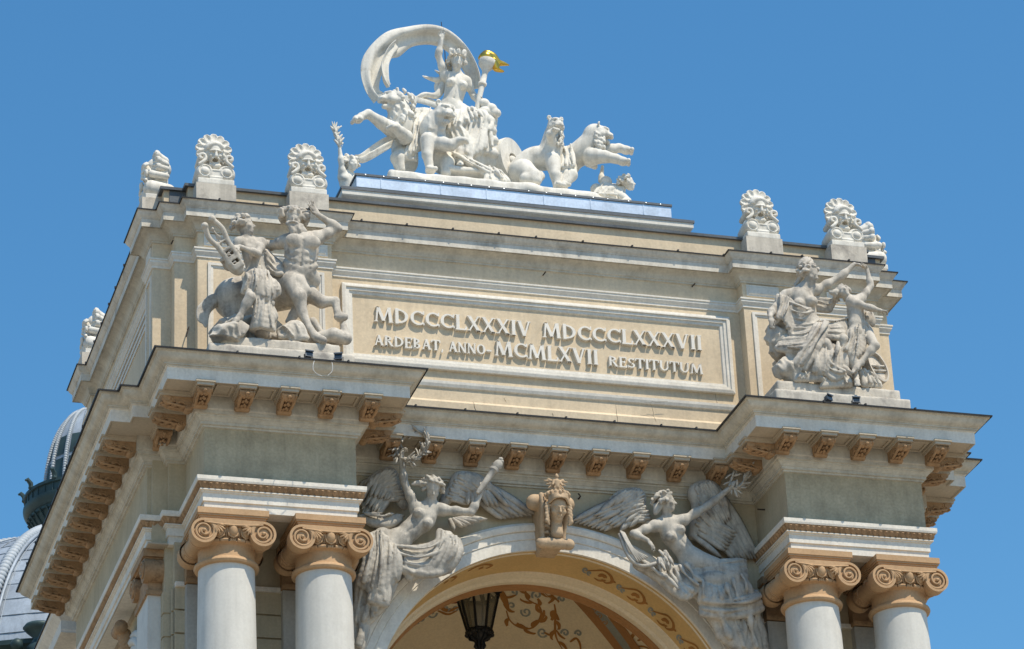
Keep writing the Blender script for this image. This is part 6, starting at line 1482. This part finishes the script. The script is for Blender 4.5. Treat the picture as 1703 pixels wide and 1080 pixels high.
head(c, C, (.0, -1, -.42), (0, 0, 1), .46); c.cap(C-V3(0, -.08, .12), C-V3(0, -.10, .42), .09, .11, .05)
for x in (-1, 1):
    for q in range(6): c.curve([C+V3(x*(.155+.008*q), -.06, .09-.06*q), C+V3(x*(.215+.01*(q % 2)), -.06, .04-.06*q), C+V3(x*.175, -.05, -.03-.06*q)], [.022, .034, .014], .004)
    for q in range(4): c.curve([C+V3(x*.015, -.235+.01*q, .125+.02*q), C+V3(x*.10, -.20, .12+.025*q), C+V3(x*.175, -.10, .06+.03*q)], [.018, .024, .018], .004)
for i in range(9): a = rad(180+22.5*i); c.curve([C+V3(.17*math.cos(a), .17*math.sin(a)-.01, .19), C+V3(.21*math.cos(a), .20*math.sin(a)-.02, .24), C+V3(.14*math.cos(a), .15*math.sin(a), .31)], [.03, .03, .010], .004)
c.cap(C+V3(0, .0, .12), C+V3(0, .02, .24), .16, .12, .02)
c.build('helmeted_head', 'keyst', KS)
C = B6(210, 215, .86); lo, hi = bounds([C], .35); c = Clay(lo, hi, .012)
c.cap(C-V3(0, 0, .02), C+V3(0, 0, .07), .05, .055, .02); c.ell(C+V3(.005, -.01, .165), (.035, .035, .042), .01); c.ell(C+V3(.005, 0, .205), (.02, .02, .025), .01)
for x in (-1, 1):
    c.cap(C-V3(-.03*x, 0, .05), C-V3(-.035*x, -.01, .18), .035, .024, .015); c.cap(C+V3(.05*x, 0, .09), C+V3(.085*x, -.03, .0), .024, .018, .01)
    for q in range(4): c.cap(C+V3(.06*x, .05, .08-.02*q), C+V3((.21-.035*q)*x, .05, .10-.07*q), .026, .012, .008)
    c.cap(C+V3(.05*x, .05, .08), C+V3(.13*x, .05, .12), .035, .03, .01)
c.build('winged_figurine', 'keyst', KS)
# lantern
LY = 4.6; top = at(794.7, 990, LY); bot = at(795.5, 1051, LY)
G = thing('hanging_lantern', 'black wrought-iron lantern with smoky glass hanging under the painted vault', 'lantern', (top[0], LY, bot[2]-.3))
h = top[2]-bot[2]; r0, r1 = .22, .40; N8 = 8; cx, cz = top[0], bot[2]
fr = MB(); gp = MB(); cr = MB(); bt = MB(); ch = MB()
def P8(i, r, z): a = 2*math.pi*(i+.35)/N8; return V3(cx+r*math.cos(a), LY+r*math.sin(a), z)
for i in range(N8):
    fr.tube([P8(i, r0, cz), P8(i, r0*.4+r1*.6, cz+h*.6), P8(i, r1, cz+h)], .024, 6); fr.tube([P8(i, r1, cz+h), P8(i+1, r1, cz+h)], .03, 6); fr.tube([P8(i, r0, cz), P8(i+1, r0, cz)], .04, 6)
    fr.tube([P8(i, r1*.97, cz+h*.9), P8(i+.5, r1*.94, cz+h*.97), P8(i+1, r1*.97, cz+h*.9)], .02, 5)
    gp.add([P8(i, r0*.97, cz), P8(i+1, r0*.97, cz), P8(i+1, r1*.97, cz+h), P8(i, r1*.97, cz+h)], [(0, 1, 2, 3)])
    cr.tube([P8(i, r1, cz+h), P8(i, r1*1.08, cz+h+.08), P8(i, r1*1.14, cz+h+.20)], [.04, .035, .006], 6); cr.ball(P8(i, r1*1.04, cz+h+.03), .05, 6, 5)
    cr.tube([P8(i+.5, r1*.95, cz+h), P8(i+.5, r1*.98, cz+h+.12)], [.035, .006], 6); cr.tube([P8(i, r1*.9, cz+h), P8(i, r1*.5, cz+h+.10), P8(i, r1*.22, cz+h+.34), P8(i, .06, cz+h+.42)], .022, 6)
    for q in range(3): bt.ball(P8(i+q*.33, r0*1.05, cz-.04-.03*(q % 2)), .045, 6, 5)
    bt.tube([P8(i, r0, cz-.03), P8(i, r0*.75, cz-.14), P8(i, .07, cz-.18), P8(i, .10, cz-.28), P8(i, .03, cz-.36)], .022, 6)
bt.lathe([(.0, -.52), (.02, -.5), (.03, -.44), (.015, -.40), (.05, -.36), (.02, -.30), (.03, -.2), (.15, -.12), (r0, -.02)], (cx, LY, cz), 16)
ch.tube([V3(cx, LY, cz+h+.38), V3(cx, LY, 1.45)], .018, 6)
for k in range(10): ch.ball((cx, LY, cz+h+.45+.09*k), (.03, .03, .05), 6, 5)
fr.build('lantern_frame', 'black', G); gp.build('lantern_glass', 'lglass', G); cr.build('lantern_crown', 'black', G); bt.build('lantern_base', 'black', G, smooth=True); ch.build('lantern_chain', 'black', G)
# floodlights
def flood_meshes():
    m = MB(); V = [(-.085, -.07, .12), (.085, -.07, .12), (.085, -.05, .24), (-.085, -.05, .24), (-.065, .06, .13), (.065, .06, .13), (.065, .06, .21), (-.065, .06, .21)]
    m.add(V, [(0, 1, 2, 3), (5, 4, 7, 6), (1, 5, 6, 2), (4, 0, 3, 7), (3, 2, 6, 7), (4, 5, 1, 0)]); m.box(-.095, .095, -.085, -.055, .235, .26); m.box(-.03, .03, .06, .09, .14, .2)
    b = MB(); b.tube([(-.095, 0, .18), (-.095, 0, .03), (.095, 0, .03), (.095, 0, .18)], .010, 5); b.box(-.05, .05, -.04, .04, .0, .03)
    g = MB(); g.add([(-.07, -.0725, .135), (.07, -.0725, .135), (.07, -.0535, .228), (-.07, -.0535, .228)], [(0, 1, 2, 3)])
    
    for q in (m, b, g): q.V = [(x*.8, y*.8, z*.8) for x, y, z in q.V]
    return m.local('lamp_housing', 'steel'), b.local('lamp_bracket', 'black'), g.local('lamp_glass', 'glass')
FM = flood_meshes()
for u, v, a, lab in ((513, 590, .12, 'small grey floodlight below the centaur, nearer the youth'), (563, 594, -.35, 'small grey floodlight below the folded hind hoof of the centaur'), (1377, 663, .5, 'small grey floodlight on the right ledge below the rock and cloth of the seated woman'), (1423, 667, -.1, 'small grey floodlight on the right ledge below the crossed feet of the child')):
    p = at(u, v, -.78); z = 2.47; p[2] = z
    G = thing('floodlight', lab, 'floodlight', p, 'floodlights on the cornice ledges')
    for me, n in zip(FM, ('lamp_housing', 'lamp_bracket', 'lamp_glass')): put(me, n, G, p)
    G.rotation_euler = (0, 0, a)
for pts, lab in ((((524, 597), (521, 606), (521, 615), (527, 622), (536, 626)), 'white loose cable hanging over the cornice below the left floodlight'), (((551, 600), (553, 608), (552, 618), (545, 625)), 'short white loose cable hanging over the cornice below the right floodlight of the centaur')):
    m = MB(); m.tube(spline([at(u, v, -1.0-.045*min(i, 1)) for i, (u, v) in enumerate(pts)], 5), .006, 5); o = m.build('hanging_cable', 'wire'); o['label'] = lab; o['category'] = 'cable'
# dome behind
DX, DY = 3.3, 32.0; e = at(45, 845, DY)
G = thing('domed_roof', 'pale grey sheet-metal dome with rope ribs and a dark green cupola behind the portico', 'dome', (DX, DY, GZ))
zb = at(60, 888, DY)[2]-.5
m = MB(); prof = [(1.7, zb+.3)]
for k in range(16): a = rad(80-6*k); prof.append((7*math.cos(a)+.2, zb-6.8+6.9*math.sin(a)))
m.lathe([(r, z) for r, z in prof], (DX, DY, 0), 64); 
body = m.build('dome_shell', 'roof', G, smooth=True)
sm = MB(); rp = MB()
def dp(k, th, o=.0): a = rad(80-6*k); r = 7*math.cos(a)+.2+o*math.cos(a); return V3(DX+r*math.cos(th), DY+r*math.sin(th), zb-6.8+6.9*math.sin(a)+o*math.sin(a))
for k in np.arange(0, 14, .8):
    sm.tube([dp(k, th, .004) for th in np.linspace(math.pi, 2*math.pi, 40)], .014, 4)
for q in range(33):
    th = math.pi+math.pi*q/32
    if q % 4: sm.tube([dp(k, th, .005) for k in np.linspace(0, 14, 24)], .014, 4)
for q in range(6):
    th = math.pi+1.03+math.pi*(q-2)/5
    for o in (-.035, .035): sm.tube([dp(k, th+o, .05) for k in np.linspace(0, 14, 24)], .05, 5)
    for k in np.linspace(0, 14, 64): rp.ball(dp(k, th, .08), (.17, .17, .13), 8, 6)
sm.build('roof_seams', 'roof', G, smooth=True); rp.build('rope_rib', 'rope', G, smooth=True)
zc = at(45, 845, DY)[2]-.35; rc = DX-at(42, 830, DY)[0]
m = MB(); m.lathe([(rc-.75, zc-.85), (rc-.62, zc-.7), (rc-.66, zc-.62), (rc-.52, zc-.52), (rc-.36, zc-.34), (rc-.22, zc-.12), (rc-.18, zc-.02), (rc-.11, zc+.0), (rc-.11, zc+.08), (rc-.06, zc+.10), (rc+.02, zc+.22), (rc+.04, zc+.30), (rc+.04, zc+.36), (rc-.03, zc+.38), (rc-.03, zc+.60), (rc+.03, zc+.62), (rc+.03, zc+.70), (rc-.10, zc+.74), (rc-.2, zc+.78)], (DX, DY, 0), 48)
for q in range(40):
    th = 2*math.pi*q/40; o = V3(math.cos(th), math.sin(th), 0); C0 = V3(DX, DY, zc); m.tube([C0+o*(rc-.52)+V3(0, 0, -.5), C0+o*(rc-.20)+V3(0, 0, -.12), C0+o*(rc-.08)+V3(0, 0, .04)], .03, 5); m.tube([C0+o*(rc-.02)+V3(0, 0, .39), C0+o*(rc-.02)+V3(0, 0, .60)], .022, 5)

for q in range(12):
    th = 2*math.pi*q/12+.3; p = V3(DX+rc*math.cos(th), DY+rc*math.sin(th), zc+.7); o = V3(math.cos(th), math.sin(th), 0); m.tube([p-o*.1, p, p+o*.02+V3(0, 0, .14), p+o*.12+V3(0, 0, .24), p+o*.18+V3(0, 0, .20)], [.05, .07, .07, .06, .03], 7); m.ball(p+V3(0, 0, .02), (.09, .09, .07), 7, 5)
m.build('cupola_gallery', 'patina', G, angle=40)
m = MB(); cp = [( (rc-.55)*math.cos(rad(t))**.8, zc+.7+(rc*1.45)*math.sin(rad(t))) for t in np.linspace(0, 88, 14)]; m.lathe(cp, (DX, DY, 0), 40); m.build('cupola_dome', 'roof', G, smooth=True)
rp = MB(); wn = MB()
for q in range(16):
    th = 2*math.pi*q/16
    for t in np.linspace(0, 1, 52):
        i = t*(len(cp)-1); r = np.interp(i, range(len(cp)), [a[0] for a in cp]); z = np.interp(i, range(len(cp)), [a[1] for a in cp]); rp.ball((DX+(r+.03)*math.cos(th), DY+(r+.03)*math.sin(th), z), .06, 6, 5)
    for t0, t1 in ((.06, .22), (.25, .42)):
        V = []
        for t in (t0, t1):
            i = t*(len(cp)-1); r = np.interp(i, range(len(cp)), [a[0] for a in cp])+.02; z = np.interp(i, range(len(cp)), [a[1] for a in cp])
            for d in (-.12, .12): V.append((DX+r*math.cos(th+.196+d), DY+r*math.sin(th+.196+d), z))
        wn.add(V, [(0, 1, 3, 2)])
rp.build('cupola_ribs', 'rope', G, smooth=True); wn.build('cupola_panes', 'patina', G)
# foot of the dome : gutter line with a small finial
m = MB(); zg = at(60, 1062, DY-7.4)[2]; m.lathe([(7.4, zg-1.2), (7.4, zg-.1), (7.55, zg), (7.55, zg+.12), (7.0, zg+.2)], (DX, DY, 0), 64); m.lathe([(7.1, GZ), (7.1, zg-1.1)], (DX, DY, 0), 48); m.build('drum', 'patina', G, angle=40)
p = at(66, 1078, DY-7.4); m = MB(); m.lathe([(.0, -.3), (.3, -.25), (.32, 0), (.2, .12), (.15, .25), (.35, .42), (.42, .5), (.36, .58), (.1, .62), (0, .62)], p, 20)
for x in (-.55, .55): m.ball(p+V3(x, 0, .05), .16)
m.build('gutter_finial', 'patina', G, smooth=True)
# rear wing of the theatre
G = thing('theatre_rear_wing', 'pale rear wing of the theatre with its own lower cornice, left of the portico flank', 'building', (2, 16, GZ))
p = at(72, 1012, 11.5); q = at(115, 1075, 11.5)
WP = [(14, 24), (p[0]+.9, 24), (p[0]+.9, 12.0), (14, 12.0)]
m = MB(); m.sweep(WP, [(0, GZ), (0, p[2]-.7)]); m.box(p[0]+1, 13, 12.1, 23, p[2]-1.5, p[2]-.75); m.build('wall', 'friezeb', G)
m = MB(); m.sweep(WP, [(0, p[2]-.75), (.1, p[2]-.7), (.15, p[2]-.55), (.55, p[2]-.5), (.55, p[2]-.25), (.7, p[2]-.1), (.72, p[2]-.03)]); m.build('cornice', 'trim', G)
m = MB(); m.sweep(WP, [(.7, p[2]-.03), (.75, p[2]-.03), (.75, p[2]), (-1, p[2]+.1)]); m.build('roof_edge', 'flash', G)
